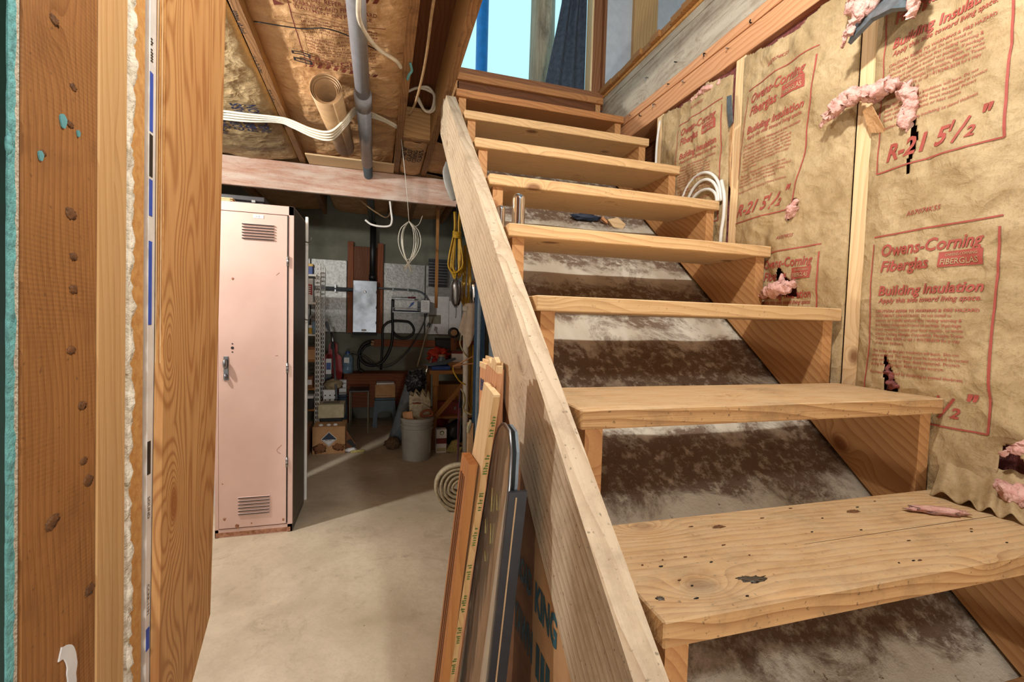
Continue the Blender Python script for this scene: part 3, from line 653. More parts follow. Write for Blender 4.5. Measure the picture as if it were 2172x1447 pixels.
box('sheathing_board', (-3.28, .410, 0), (-.765, .458, 2.40), 'osb', wl, 'z', .001)
V, F = [], []; nz, ny = 300, 10
for j in range(nz+1):
    for i in range(ny+1):
        z = 2.4*j/nz; u = i/ny; wd = .036+.007*noise.noise(Vector((z*7, 0, 1)))+.004*noise.noise(Vector((z*25, 4, 1))); y = .3725+wd*u
        V.append((-.772+.020*math.sin(math.pi*min(1, u*.92+.08))**.6+.008*noise.noise(Vector((y*60, z*40, 3)))+.004*noise.noise(Vector((y*150, z*120, 8))), y, z))
for j in range(nz):
    for i in range(ny): a = j*(ny+1)+i; F.append((a, a+1, a+ny+2, a+ny+1))
o = mesh('fiberglass_batt', V, F, 'fluff', wl, smooth=True); o.modifiers.new('t', 'SOLIDIFY').thickness = .02
tuft('fiberglass_tuft', [(-.755, .40, .40), (-.748, .43, .42), (-.745, .465, .45)], [.012, .010, .004], wl, 3, 'fluff')
blob('fiberglass_tuft', (-.758, .40, .37), (.014, .022, .05), 'fluff', wl, .4, 4, 3, 5)
box('house_wrap', (-3.28, .4605, 0), (-.7595, .500, 2.40), 'wrap', wl, 'z', .001)
for z0, z1, mt in ((1.555, 1.66, 'wrap_blue'), (1.405, 1.47, 'wrap_blue'), (1.21, 1.36, 'wrap_blue'), (1.475, 1.55, 'wrap_black'), (.94, 1.0, 'wrap_black'), (.62, .66, 'wrap_blue'), (.28, .40, 'wrap_blue')):
    box('wrap_print', (-.7594, .4612, z0), (-.7586, .4725, z1), mt, wl, 'z', .0002)
for z, t in ((1.72, ''), (.90, 'SOUND'), (.74, 'CCRR-1191')):
    (Print().text(t, 0, 0, .008, None, .004) if t else Print().marks(0, 0, .05, .008, 3)).lay('wrap_lettering', lambda s, t2, z=z: Vector((-.7585, .463+t2, z-s)), 'wrap_black', wl)
pv = [(.484, 0.20), (.484, 2.40), (.803, 2.40), (.803, .55), (.744, .509), (.562, .457), (.53, .43), (.52, .2)]
pv = [(.484, .30), (.484, 2.40), (.803, 2.40), (.770, 1.0), (.748, .52), (.548, .36), (.53, .30)]
pv = [(y+.016*(z-1.19), z) for y, z in pv]
prism('plywood_panel', pv, 'x', -.758, -.744, 'ply', wl, Vector((0, 0, 1)))
for i in range(4): box('plywood_ply', (-.7575+.0035*i, .4832, .30), (-.7560+.0035*i, .4842, 2.40), 'osb' if i % 2 else 'stud', wl, 'z', 0)
box('brace_stick', (-.90, .80, 0), (-.865, .84, .62), 'jamb', wl, 'z')
# marks on the jamb stud
def smear(name, pts, mat, x=-.7492):
    V = [(x-.0005, p[0], p[1]) for p in pts]+[(x+.0012, p[0], p[1]) for p in pts]; n = len(pts)
    return mesh(name, V, [tuple(range(n)), tuple(range(n, 2*n))]+[(i, (i+1) % n, n+(i+1) % n, n+i) for i in range(n)], mat, wl)
def arc_strip(path, w):
    L, Rr = [], []
    P = smooth_path([(p[0], p[1], 0) for p in path], 6)
    for i, p in enumerate(P):
        t = (P[min(i+1, len(P)-1)]-P[max(0, i-1)]).normalized(); n = Vector((-t.y, t.x, 0)); k = w*(1+.25*noise.noise(p*90))
        L.append((p.x+n.x*k, p.y+n.y*k)); Rr.append((p.x-n.x*k, p.y-n.y*k))
    return L+Rr[::-1]
smear('paint_smear', arc_strip([(.213, .785), (.228, .778), (.236, .760), (.236, .735), (.234, .708)], .009), 'leaf')
for pth, w in (([(.183, 1.685), (.188, 1.675), (.184, 1.66)], .003), ([(.184, 1.655), (.186, 1.645), (.183, 1.632)], .0028), ([(.167, 1.638), (.171, 1.640)], .0018)): smear('paint_smear', arc_strip(pth, w), 'leaf')
for y, z, s in ((.215, 1.463, .006), (.176, 1.405, .004), (.245, 1.46, .003)): smear('paint_spot', [(y+s*math.cos(a)*(1+.2*math.sin(3*a)), z+s*1.5*math.sin(a)) for a in [i*math.pi/6 for i in range(12)]], 'teal_twine')

for i, (y, z, r_) in enumerate(((.181, 1.41, .006), (.233, 1.351, .012), (.2, 1.579, .009), (.236, 1.516, .007), (.23, 1.465, .007), (.238, 1.253, .009), (.234, 1.173, .009), (.258, 1.097, .010), (.238, 1.296, .008), (.272, .99, .012), (.277, .834, .012), (.2, .961, .013), (.262, 1.02, .008))):
    blob('knot', (-.7496, y, z), (.0005, r_*.85, r_*.6), 'knot', wl, .6, 4, 3, i*1.7)
# the old partition is slightly out of plumb
_p = Vector((-.75, .25, 1.19)); _t = Matrix.Translation(_p) @ Matrix.Rotation(R(-1.9), 4, 'X') @ Matrix.Translation(-_p)
wl.matrix_basis = _t @ wl.matrix_basis
# ------------------------------------------------------------------ staircase
st = empty('staircase', (.49, -.7, 0), 'open riser wooden staircase climbing to the bright doorway', 'staircase')
for k in range(-3, 9):
    mt = 'tread_worn' if k <= 1 else ('tread_red' if k >= 7 else 'tread')
    y0 = k*RUN; z = ZA+k*RISE
    t = box('tread', (.002, y0, z-.038), (SW+.008, y0+(.275 if k < 8 else .0385), z), mt, st, 'x', .0025)
    me = t.data
    if k == 8: box('riser_board', (.05, y0+.02, z-.20), (.94, y0+.04, z-.039), 'dark_wood', st)
def stringer(name, x0, x1):
    pts = []
    for k in range(-3, 9): pts += [(k*RUN+.02, ZA+(k-1)*RISE-.0385 if k > -3 else 0), (k*RUN+.02, ZA+k*RISE-.0385)]
    pts.append((9*RUN-.24, ZA+8*RISE-.0385)); off = -.385
    yb = 9*RUN-.24; pts.append((yb, ZA+SLOPE*yb+off)); yf = (-off-ZA)/SLOPE; pts.append((yf, .0))
    prism(name, pts, 'x', x0, x1, 'stringer', st, Vector((0, RUN, RISE)))
stringer('stringer', .020, .058); stringer('stringer', .935, .973)
# long skirt board nailed along the open side
def rl(y): return ZA+SLOPE*y-.036
prism('skirt_board', [(1.875, rl(1.875)), (1.92, 2.36), (1.97, 2.395), (2.09, 2.395), (2.09, rl(2.09)-.292), (-.64, rl(-.64)-.292), (-.64, rl(-.64))], 'x', -.054, -.006, 'rail', st, Vector((0, RUN, RISE)))
# bits on the treads
tA = bpy.data.objects['tread.003']
mesh('crack', [(.382, .1245, .8374), (.66, .1262, .8374), (.975, .1272, .8374), (.975, .1284, .8374), (.66, .1272, .8374), (.382, .1250, .8374)], [(0, 1, 4, 5), (1, 2, 3, 4)], 'black', tA)
for x, y, a, b_, mt, sd in ((.201, .054, .022, .008, 'locker_side', 3), (.188, .062, .012, .004, 'locker_side', 5), (.278, .22, .014, .006, 'knot', 7), (.624, .216, .016, .007, 'knot', 8), (.028, .047, .006, .005, 'locker_side', 9)): blob('mark', (x, y, .8369), (a, b_, .0007), mt, tA, .6, 4, 3, sd)
for i in range(26):
    x, y = .05+.9*random.random()**1.6, .02+.24*random.random(); blob('debris', (x, y, .838), (.0015+.004*random.random(), .0015, .001), 'black' if i % 2 else 'knot', tA, .5, 3, 1, i)
blob('insulation_scrap', (.80, .165, .8435), (.055, .016, .0065), 'pink', None, .5, 4, 3, 4, Matrix.Rotation(R(-25), 3, 'Z')); tag(bpy.data.objects['insulation_scrap'], 'flat pink fluff scrap lying on the widest near tread', 'scrap')
# sloped slab below the treads
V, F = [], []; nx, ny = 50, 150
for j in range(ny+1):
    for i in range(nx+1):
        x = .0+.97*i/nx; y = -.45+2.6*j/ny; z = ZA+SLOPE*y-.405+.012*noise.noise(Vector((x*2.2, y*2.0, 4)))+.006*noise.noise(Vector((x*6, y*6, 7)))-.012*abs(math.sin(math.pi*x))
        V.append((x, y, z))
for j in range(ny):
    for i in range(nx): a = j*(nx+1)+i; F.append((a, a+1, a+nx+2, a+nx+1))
o = mesh('sloped_slab', V, F, 'slab', smooth=True); md = o.modifiers.new('t', 'SOLIDIFY'); md.thickness = .05; md.offset = -1; tag(o, 'sloping concrete slab with dirt and painted shade bands beneath the open treads', 'slab')

blob('blue_rag', (.60, 1.56, 1.745), (.075, .02, .016), 'label_navy', None, .5, 3, 3, 2, Matrix.Rotation(R(40), 3, 'X')); tag(bpy.data.objects['blue_rag'], 'dark blue rag lying on the slab under the stairs', 'rag')
e = empty('wood_chip', (.75, 1.55, 1.72), 'pale wood wedge lodged on the slab under the stairs', 'offcut'); prism('wedge', [(.70, 1.735), (.735, 1.70), (.785, 1.695), (.80, 1.72), (.755, 1.75)], 'y', 1.525, 1.545, 'stud', e); prism('chip', [(.672, 1.735), (.705, 1.715), (.70, 1.73), (.675, 1.75)], 'y', 1.53, 1.545, 'plate_wood', e)
# chrome domed cylinders
def chrome(loc, r, h, label):
    e = empty('chrome_post', loc, label, 'post', 'chrome posts on the tread')
    prof = [(r, .008), (r, h-r)]+[(r*math.cos(a), h-r+r*math.sin(a)) for a in [R(12*i) for i in range(1, 8)]]+[(.0005, h)]
    lathe('post', prof, 'chrome', loc, e, 28); lathe('flange', [(r*1.75, 0), (r*1.75, .004), (r*1.3, .008), (r*1.02, .010)], 'chrome', loc, e, 28)
chrome((.072, .955, 1.5195), .0215, .128, 'taller chrome domed post standing on the tread'); chrome((.032, 1.035, 1.5195), .016, .105, 'shorter chrome domed post half hidden behind the skirt board')
# cable coil at the tread end
e = empty('cable_coil', (.985, 1.2, 1.748), 'white cable loops bulging up between tread end and insulation', 'cable')
for i, (ry, rz, dy) in enumerate(((.135, .15, 0), (.105, .115, -.02), (.09, .07, -.03))):
    tube('cable_loop', [(.980-.004*i, 1.215+dy-ry*math.cos(a)*1.0, 1.745+rz*math.sin(a)) for a in [R(x) for x in (0, 25, 50, 75, 100, 125, 150, 172)]], .0065, 'white_plastic', e, 8)
tube('cable_loop', [(.982, 1.085, 1.83), (.982, 1.065, 1.76), (.982, 1.064, 1.68), (.984, 1.075, 1.62), (.985, 1.078, 1.57)], .007, 'white_plastic', e, 8)
tag(tube('upright_cable', [(1.0, 1.57, 2.27), (.992, 1.575, 2.18), (.992, 1.58, 2.10), (.992, 1.578, 1.98)], .006, 'white_plastic'), 'short white cable hanging beside the third stud at the stair head', 'cable')

# ------------------------------------------------------------------ upper storey and doorway
us = box('wall_upper', (1.0, 2.36, 2.60), (2.5, 2.42, 5.0), 'plaster', bev=0); tag(us, 'pale board wall of the upper storey right of the doorway', 'wall', kind='structure')
box('stud', (1.268, 2.325, 2.724), (1.447, 2.36, 5.0), 'jamb2', us, 'z'); box('corner_strip', (1.005, 2.33, 2.724), (1.06, 2.36, 5.0), 'plaster', us, 'z')
for nm, lo, hi in (('wall_upper_right', (2.5, -3.5, 2.6), (2.6, 2.42, 5.0)), ('wall_upper_left', (-.10, -3.5, 2.66), (-.02, 2.2, 5.0)), ('ceiling_upper', (-.1, -3.5, 5.0), (2.6, 2.42, 5.1)), ('wall_upper_head', (-.1, 2.30, 4.6), (1.0, 2.36, 5.0))):
    tag(box(nm, lo, hi, 'plaster', bev=0), {'wall_upper_right': 'right wall of the upper storey', 'wall_upper_left': 'left wall beside the stairwell opening above', 'ceiling_upper': 'ceiling of the upper storey', 'wall_upper_head': 'wall over the doorway at the stair head'}[nm], 'wall', kind='structure')
dr = box('door_1', (.0, 2.205, 2.658), (.995, 2.36, 2.702), 'frame_brown'); tag(dr, 'brown wooden door frame at the head of the stairs', 'door frame', kind='structure')
box('jamb', (.918, 2.235, 2.703), (.985, 2.33, 4.6), 'frame_brown', dr, 'z'); box('door_stop', (.905, 2.22, 2.703), (.918, 2.30, 4.6), 'stud', dr, 'z'); box('casing', (.985, 2.205, 2.703), (1.003, 2.33, 4.6), 'frame_brown', dr, 'z')
box('jamb', (-.02, 2.235, 2.703), (.05, 2.33, 4.6), 'frame_brown', dr, 'z')
gd = box('ground_outside', (-3, 2.43, 2.658), (6, 9, 2.69), 'plaster', bev=0); tag(gd, 'bright ground outside the doorway', 'ground', kind='structure')
tag(lathe('log_post', [(.098, 0), (.102, .5), (.097, 1.1), (.099, 2.0)], 'log', (.86, 3.05, 2.60), seg=20), 'weathered log post standing outside the doorway', 'post')
tag(lathe('blue_tube', [(.046, 0), (.046, 2.2)], 'bluetube', (.357, 3.0, 2.60), seg=20), 'upright bright blue tube outside the doorway', 'tube')
V, F = [], []; nz, nx = 40, 36
for j in range(nz+1):
    z = 2.71+1.6*j/nz; t = j/nz; xl = .64+.115*min(1, t*2.6); xr = .915
    for i in range(nx+1):
        u = i/nx; V.append((xl+(xr-xl)*u, 2.345+.018*math.sin(u*17+t*2)+.01*noise.noise(Vector((u*6, z*3, 1))), z))
for j in range(nz):
    for i in range(nx): a = j*(nx+1)+i; F.append((a, a+1, a+nx+2, a+nx+1))
o = mesh('curtain', V, F, 'grey_cloth', smooth=True); o.modifiers.new('t', 'SOLIDIFY').thickness = .006; tag(o, 'dark grey blue wool blanket hung as a curtain in the doorway', 'curtain')

# ------------------------------------------------------------------ overhead services
e = empty('drain_pipe', (-.465, 2.0, 2.36), 'grey plastic drain pipe with coupling running under the ceiling', 'pipe')
tube('pipe', [(-.462, .6, 2.372), (-.463, 2.09, 2.368)], .036, 'pvc', e, 20, sm=False); tube('pipe', [(-.463, 2.02, 2.366), (-.468, 3.05, 2.35), ], .039, 'pvc', e, 20, sm=False); tube('coupling', [(-.463, 2.0, 2.367), (-.4635, 2.14, 2.364)], .0445, 'pvc', e, 20, sm=False)
tube('pipe', [(-.468, 3.02, 2.352), (-.468, 5.19, 2.33)], .034, 'pvc_dark', e, 16, sm=False)
def spiral_roll(name, a, b, r0, r1, turns, mat_o, label, cat):
    a, b = Vector(a), Vector(b); ax = (b-a).normalized(); u = ax.orthogonal().normalized(); w = ax.cross(u); V, F = [], []; n = int(turns*28)
    for i in range(n+1):
        t = i/n; an = t*turns*2*math.pi; r = r1+(r0-r1)*t; rb = r*.80
        V += [a+ax*(.03*(1-t))+(u*math.cos(an)+w*math.sin(an))*r, b-ax*(.05*t)+(u*math.cos(an)+w*math.sin(an))*rb]
    for i in range(n): F.append((2*i, 2*i+1, 2*i+3, 2*i+2))
    o = mesh(name, V, F, mat_o, smooth=True); md = o.modifiers.new('t', 'SOLIDIFY'); md.thickness = .0028; md.offset = 0
    o.data.materials.append(M['lino_back']); md.material_offset = 0; return tag(o, label, cat)
spiral_roll('linoleum_roll', (-.632, 1.92, 2.325), (-.60, 2.76, 2.335), .077, .050, 3.3, 'lino', 'rolled tan linoleum tucked behind the ceiling cables', 'roll')
def cab(name, pts, r, mat, label, cat='cable', seg=8, parent=None): return tag(tube(name, pts, r, mat, parent, seg), label, cat)
e = empty('ceiling_cables', (-.8, 2.45, 2.36), 'bundle of cream cables crossing the joist bay under the linoleum roll', 'cables')
for i in range(4):
    d = .012*i; tube('cable', [(-1.9, 2.5+d*2, 2.385-d*.3), (-1.24, 2.50+d*2.2, 2.375-d*.4), (-.97, 2.47+d*2, 2.37), (-.87, 2.38+d*2, 2.33-d*.3), (-.74, 2.27+d*2.4, 2.255-d*.3), (-.64, 2.21+d*2.4, 2.232-d*.3), (-.565, 2.14+d*2.2, 2.27), (-.51, 2.20+d*2, 2.375), (-.45, 2.32+d*2, 2.419), (-.36, 2.38+d, 2.415), (-.28, 2.42+d, 2.40)], .0065, 'cable', e, 8)
cab('cream_cable', [(-.42, 1.05, 2.40), (-.45, 1.24, 2.33), (-.445, 1.40, 2.345), (-.39, 1.58, 2.375), (-.31, 1.67, 2.385), (-.285, 1.74, 2.395)], .009, 'cable', 'single cream cable curving past the drain pipe to the joist')
e = empty('cable_loop', (-.12, 2.4, 2.5), 'cream cable loop hanging in the narrow bay beside the stair header', 'cable')
for d in (0, .012): tube('cable', [(-.230, 2.33, 2.565), (-.17, 2.33, 2.60), (-.105, 2.33+d, 2.615-d), (-.068+d, 2.33+d, 2.57), (-.08+d, 2.33+d, 2.49), (-.12, 2.33, 2.475), (-.165-d, 2.33, 2.55)], .0075, 'cable', e, 8)
cab('ceiling_string', [(-.19, 1.10, 2.39), (-.19, 1.3, 2.385), (-.184, 1.55, 2.38), (-.186, 1.77, 2.375), (-.20, 2.0, 2.36), (-.219, 2.22, 2.39)], .006, 'twine', 'frayed brown string slung along the narrow joist bay', 'string', 6)
cab('teal_string', [(-.246, 1.68, 2.39), (-.236, 1.72, 2.38), (-.246, 1.76, 2.378), (-.25, 1.82, 2.385)], .006, 'teal_twine', 'knotted teal twine stapled to the joist bottom', 'string', 6)
# hanging wire bundle
e = empty('wire_bundle', (-.21, 2.7, 1.9), 'pale thin wire bundle tied and hanging from the joist', 'wire')
tube('hanging_string', [(-.245, 2.62, 2.398), (-.205, 2.66, 2.10), (-.182, 2.70, 1.885)], .0022, 'wire', e, 6, 3)
rs = random.Random(3)
for i in range(9):
    s = -1 if i % 2 else 1; k = .035+.055*rs.random(); lo = 1.62-.09*rs.random(); x0 = -.182; xe = x0+s*(.02*rs.random()-.035)
    tube('wire_loop', [(x0, 2.70, 1.885), (x0+s*k*.8, 2.70+.01*i*.3, 1.83), (x0+s*k, 2.70, 1.74), (x0+s*k*.55, 2.70, 1.65), (xe, 2.70, lo)], .0028, 'wire', e, 6, 5)
tube('wire_loop', [(-.182, 2.70, 1.885), (-.15, 2.70, 1.855), (-.115, 2.70, 1.87), (-.092, 2.70, 1.93)], .0022, 'wire', e, 6, 5)
cab('white_cable_end', [(-.30, 3.29, 2.15), (-.29, 3.28, 2.07), (-.282, 3.28, 2.0), (-.30, 3.28, 1.955), (-.37, 3.28, 1.945), (-.44, 3.28, 1.955), (-.485, 3.28, 1.985)], .008, 'white_plastic', 'short white cable end curling below the beam')
cab('sagging_wire', [(-.93, 3.6, 2.396), (-.62, 3.65, 2.27), (-.42, 3.7, 2.15), (-.30, 3.8, 2.14), (-.256, 3.9, 2.398)], .006, 'twine', 'dark sagging cable across the workshop ceiling')
e = empty('header_grommet', (.03, 2.3, 2.05), 'pale grey plastic scoop hanging behind the skirt board', 'scoop')
blob('scoop', (.045, 2.32, 2.07), (.045, .012, .12), 'grey_bucket', e, .08, 1.5, 3, 1, Matrix.Rotation(R(-14), 3, 'Y'))

# ------------------------------------------------------------------ locker
lk = empty('locker', (-1.01, 2.45, 0), 'tall pink steel locker with louvred door', 'locker')
X0, X1, Y0, Y1, HT = -1.208, -.824, 2.256, 2.655, 1.818
bmb = bmesh.new()
for sx, sy, sz, cx, cy, cz in ((.384, .004, HT, -1.016, Y1-.002, HT/2), (.004, .395, HT, X0+.002, 2.456, HT/2), (.384, .395, .004, -1.016, 2.456, HT-.002), (.384, .395, .004, -1.016, 2.456, .05), (.018, .012, HT, X0+.009, Y0+.006, HT/2), (.026, .012, HT, X1-.013, Y0+.006, HT/2), (.384, .012, .048, -1.016, Y0+.006, HT-.024), (.384, .012, .045, -1.016, Y0+.006, .0225)):
    bm_box(bmb, sx, sy, sz, Matrix.Translation((cx, cy, cz)), .0008)
me = bpy.data.meshes.new('body'); bmb.to_mesh(me); bmb.free(); me.materials.append(M['locker']); link(bpy.data.objects.new('body', me), Matrix.Identity(4), lk)
box('side_panel', (X1-.004, Y0+.012, .0), (X1, Y1, HT-.004), 'locker_side', lk, 'z', .0005)  # side panel darker and greyer than the door
box('kick_rust', (X0+.004, Y0-.0012, .004), (X1-.01, Y0, .028), 'rust', lk, 'x', 0)
d = box('door', (X0+.020, Y0-.004, .05), (X1-.031, Y0+.010, HT-.052), 'locker', lk, 'z', .002)
def louvres(z0, z1, xa, xb, n):
    for i in range(n):
        z = z0+(z1-z0)*i/(n-1); o = prism('louver', [(Y0-.0045, z-.004), (Y0-.0045, z+.0035), (Y0-.010, z+.0035-.001), (Y0-.012, z+.001)], 'x', xa, xb, 'locker', d); box('louver_slot', (xa+.001, Y0-.0125, z-.0032), (xb-.001, Y0-.0042, z+.0012), 'black', d, 'x', 0)
louvres(1.63, 1.705, -1.076, -.921, 6); louvres(.128, .218, -1.094, -.938, 6)
pl = box('number_plate', (-1.022, Y0-.006, 1.740), (-.972, Y0-.004, 1.758), 'leaf', d, 'x', .0005); Print().text('113', 0, 0, .010, None, .006).lay('plate_number', lambda s, t: Vector((-1.008+s, Y0-.0065, 1.744+t)), 'ink_black', pl)
box('handle_plate', (-1.163, Y0-.009, .865), (-1.140, Y0-.004, .995), 'galv', d, 'z', .002); blob('handle_lever', (-1.1515, Y0-.024, .955), (.010, .020, .030), 'galv', d, .05, 1, 2); blob('handle_lever', (-1.1515, Y0-.016, .885), (.009, .014, .018), 'galv', d, .05, 1, 2)
for z, r in ((1.062, .0035), (1.04, .0075), (1.018, .0035)): lathe('key_hole', [(r, 0), (r, .0015)], 'black', (-1.122, Y0-.0042, z), d, 12, Matrix.Rotation(R(90), 3, 'X'))
for z in (1.52, .93, .40): tube('hinge', [(-.853, Y0-.006, z-.028), (-.853, Y0-.006, z+.028)], .006, 'steel', d, 8, sm=False); [tube('hinge_knuckle', [(-.853, Y0-.006, z+q-.002), (-.853, Y0-.006, z+q+.002)], .0066, 'black', d, 8, sm=False) for q in (-.01, .01)]
box('door_gap', (-.8555, Y0-.0045, .05), (-.8528, Y0-.0038, HT-.05), 'black', d, 'z', 0)
for pth in (([(-.88, .50), (-.905, .47), (-.885, .45)]), ([(-.90, 1.0), (-.915, .998)]), ([(-.91, 1.44), (-.895, 1.455)])): tube('scratch', [(p[0], Y0-.0042, p[1]) for p in pth], .0012, 'rust', d, 4, 3)
for x, z, s in ((-1.16, .105, .007), (-1.10, .06, .010), (-1.17, .30, .003), (-1.03, .07, .004), (-.87, .075, .006), (-1.12, 1.41, .006)): blob('rust_spot', (x, Y0-.0045, z), (s, .0008, s*1.2), 'rust', d, .5, 3, 2, x*9)
bx = empty('black_case', (-1.1, 2.40, 1.82), 'flat black case lying on top of the locker', 'case')
box('lid', (-1.30, 2.33, 1.845), (-.985, 2.55, 1.872), 'black_plastic', bx, bev=.004); box('base', (-1.30, 2.34, 1.8185), (-.99, 2.54, 1.844), 'black_plastic', bx, bev=.004); box('clasp', (-1.05, 2.327, 1.838), (-1.03, 2.331, 1.852), 'steel', bx)
tb = empty('folded_pouch', (-1.17, 2.29, 1.82), 'tan folded envelope poking over the locker front edge', 'envelope')
for i in range(4): box('fold', (-1.24, 2.262, 1.8185+.005*i), (-1.135+.012*(i % 2), 2.32, 1.8225+.005*i), 'pale_lumber' if i % 2 else 'lino', tb, bev=.0015)
# rack with hooks behind the locker
rk = empty('coat_rack', (-.826, 2.72, 0), 'white steel pole with coat hooks behind the pink locker', 'rack')
box('pole', (-.833, 2.71, 0), (-.815, 2.73, 1.86), 'white_plastic', rk, 'z', .003)
for z in (1.70, 1.205):
    tube('hook', [(-.835, 2.70, z+.065), (-.834, 2.69, z+.03), (-.828, 2.68, z-.002), (-.812, 2.67, z-.01), (-.795, 2.66, z+.002), (-.787, 2.655, z+.022)], .0035, 'steel', rk, 8); tube('hook', [(-.834, 2.69, z+.03), (-.845, 2.68, z+.005), (-.856, 2.675, z-.005)], .0035, 'steel', rk, 8)

# ------------------------------------------------------------------ things leaning under the skirt board
def lean_x(z, xb): return xb+.082*z
def leaning(name, ya, yb, z0, z1, xb, thk, mat, parent=None, slant=0.0, top=0, slb=None):
    """board standing on edge along y, leaning towards +x; slant tilts it along y with height"""
    V = []
    for z in (z0, z1):
        x = lean_x(z, xb); dy = slant*z; dyb = (slant if slb is None else slb)*z; t = top if z == z1 else 0
        V += [(x, ya+dy, z), (x+thk, ya+dy, z), (x+thk, yb+dyb, z+t), (x, yb+dyb, z+t)]
    F = [(0, 1, 2, 3)[::-1], (4, 5, 6, 7), (0, 1, 5, 4), (1, 2, 6, 5), (2, 3, 7, 6), (3, 0, 4, 7)]
    c = sum((Vector(v) for v in V), Vector())/8; m3 = GR['z']; inv = m3.inverted(); V = [inv @ (Vector(v)-c) for v in V]; mw = m3.to_4x4(); mw.translation = c
    return mesh(name, V, F, mat, parent, mw=mw)
e = empty('grooved_trim', (-.25, .52, 0), 'orange brown grooved cabinet trim leaning leftmost of the stacked boards', 'trim')
leaning('panel', .485, .57, 0, .935, -.262, .018, 'trim_brown', e, -.10)
for y in (.515, .532, .550): leaning('groove', y-.003, y+.003, .1, .90, -.2635, .002, 'dark_wood', e, -.10)
e = empty('pale_board', (-.23, .60, 0), 'pale new lumber board with green stamps on its edge, leaning by the stairs', 'board')
leaning('board', .557, .69, 0, 1.085, -.240, .013, 'pale_lumber', e, -.20, .012, -.24); eg = leaning('edge', .5555, .5565, 0, 1.08, -.240, .013, 'jamb2', e, -.20)
for i in range(12):
    z = .12+.08*i; Print().marks(0, 0, .045, .009, i+40).lay('green_stamp', lambda s, t, z=z: Vector((lean_x(z+s, -.240)+.011-t, .5548-.20*(z+s), z+s)), 'ink_green', eg)
tag(leaning('rough_board', .564, .66, 0, 1.12, -.226, .012, 'plate_wood', None, -.16, .01), 'taller reddish board with broken top behind the pale lumber', 'board')
for i in range(4): leaning('splinter', .566+.022*i, .584+.022*i, 1.118, 1.135+.006*(i % 3), -.225, .010, 'pale_lumber', bpy.data.objects['rough_board'], -.16, .01*(i % 2))
tag(leaning('brown_board', .56, .62, 0, 1.0, -.211, .008, 'frame_brown', None, -.10), 'thin dark brown board between the pale lumber and the window sash', 'board')
# round topped window sash in plastic film
e = empty('window_sash', (-.18, .5, 0), 'narrow round topped window sash wrapped in plastic leaning on the stairs', 'window')
def sash_y(u, z): return (.335-.01*z)*(1-u)+(.645-.19*z)*u
def sash_pts(i=0):
    zt = 1.015-i; pts = [(1-i*4, i), (1-i*4, zt-.06)]+[(.62+(.38-i*4)*math.cos(R(a)), zt-.06+.06*math.sin(R(a))) for a in (20, 45, 70, 90)]
    return pts+[(.30, zt-.005), (.10, zt-.04), (i*4, zt-.10), (i*4, i)]
def lprism(name, poly, xb, thk, mat, parent):
    n = len(poly); V = [(lean_x(z, xb), sash_y(u, z), z) for u, z in poly]+[(lean_x(z, xb)+thk, sash_y(u, z), z) for u, z in poly]
    F = [tuple(range(n)), tuple(range(n, 2*n))[::-1]]+[(i, n+i, n+(i+1) % n, (i+1) % n) for i in range(n)]
    return mesh(name, V, F, mat, parent)
gp = lprism('glass_pane', sash_pts(.005), -.195, .005, 'glass', e)
lprism('backing', sash_pts(.004), -.182, .006, 'grey_panel', e)
tube('spacer', [(lean_x(z, -.193), sash_y(u, z), z) for u, z in sash_pts(.003)], .004, 'steel', e, 8, 3, sm=False)
leaning('frame_edge', .326, .336, 0, .90, -.195, .036, 'black_plastic', e, -.01)
leaning('seam', .3245, .3262, .0, .89, -.182, .003, 'lino', e, -.01)
for u, z0, z1 in ((.6, .82, .87), (.45, .76, .80), (.72, .76, .79), (.35, .84, .87), (.55, .71, .73)): tube('crease_glint', [(lean_x(z0, -.1965), sash_y(u, z0), z0), (lean_x(z1, -.198), sash_y(u, z1)+.01, z1)], .0011, 'glint_amber', gp, 5, 3)  # amber slivers painting in the golden highlights on the film
# tall cardboard carton tucked under the skirt board
e = empty('stencilled_carton', (-.03, .45, 0), 'tall flat cardboard carton with teal stencilled lettering under the stairs', 'carton')
rb = lambda y: ZA+SLOPE*y-.036-.297
cs = prism('carton_side', [(.06, 0), (.06, rb(.06)), (.362, rb(.362)), (.362, 0)], 'x', -.050, -.008, 'card', e)
prism('carton_side', [(.364, 0), (.364, rb(.364)), (.74, rb(.74)), (.74, 0)], 'x', -.050, -.008, 'card_dark', e)  # far panel uses darker card; its shade is painted into the colour
for t, y, z, cap, w in (('BROAD', .488, .648, .052, .115), ('KING', .350, .640, .056, .118), ('YAWN', .492, .520, .062, .135), ('III', .335, .515, .062, .075)):
    Print().text(t, 0, 0, cap, w, .045).lay('stencil_text', lambda s, t2, y=y, z=z: Vector((-.0508, y-s, z+t2)), 'ink_teal', cs)
e = empty('lettered_crate', (-.08, .66, 0), 'splintered crate end with blue letters peeking beside the skirt board', 'crate')
box('crate_end', (-.098, .60, .0), (-.060, .715, 1.105), 'plate_wood', e, 'z'); [box('splinter', (-.100+.008*i, .602, 1.10), (-.094+.008*i, .71, 1.115+.008*(i % 3)), 'pale_lumber', e, 'z', .001) for i in range(5)]
Print().text('BB', 0, 0, .03, None, .03).lay('lettering', lambda s, t: Vector((-.099, .70-s, 1.04+t)), 'ink_blue', e)
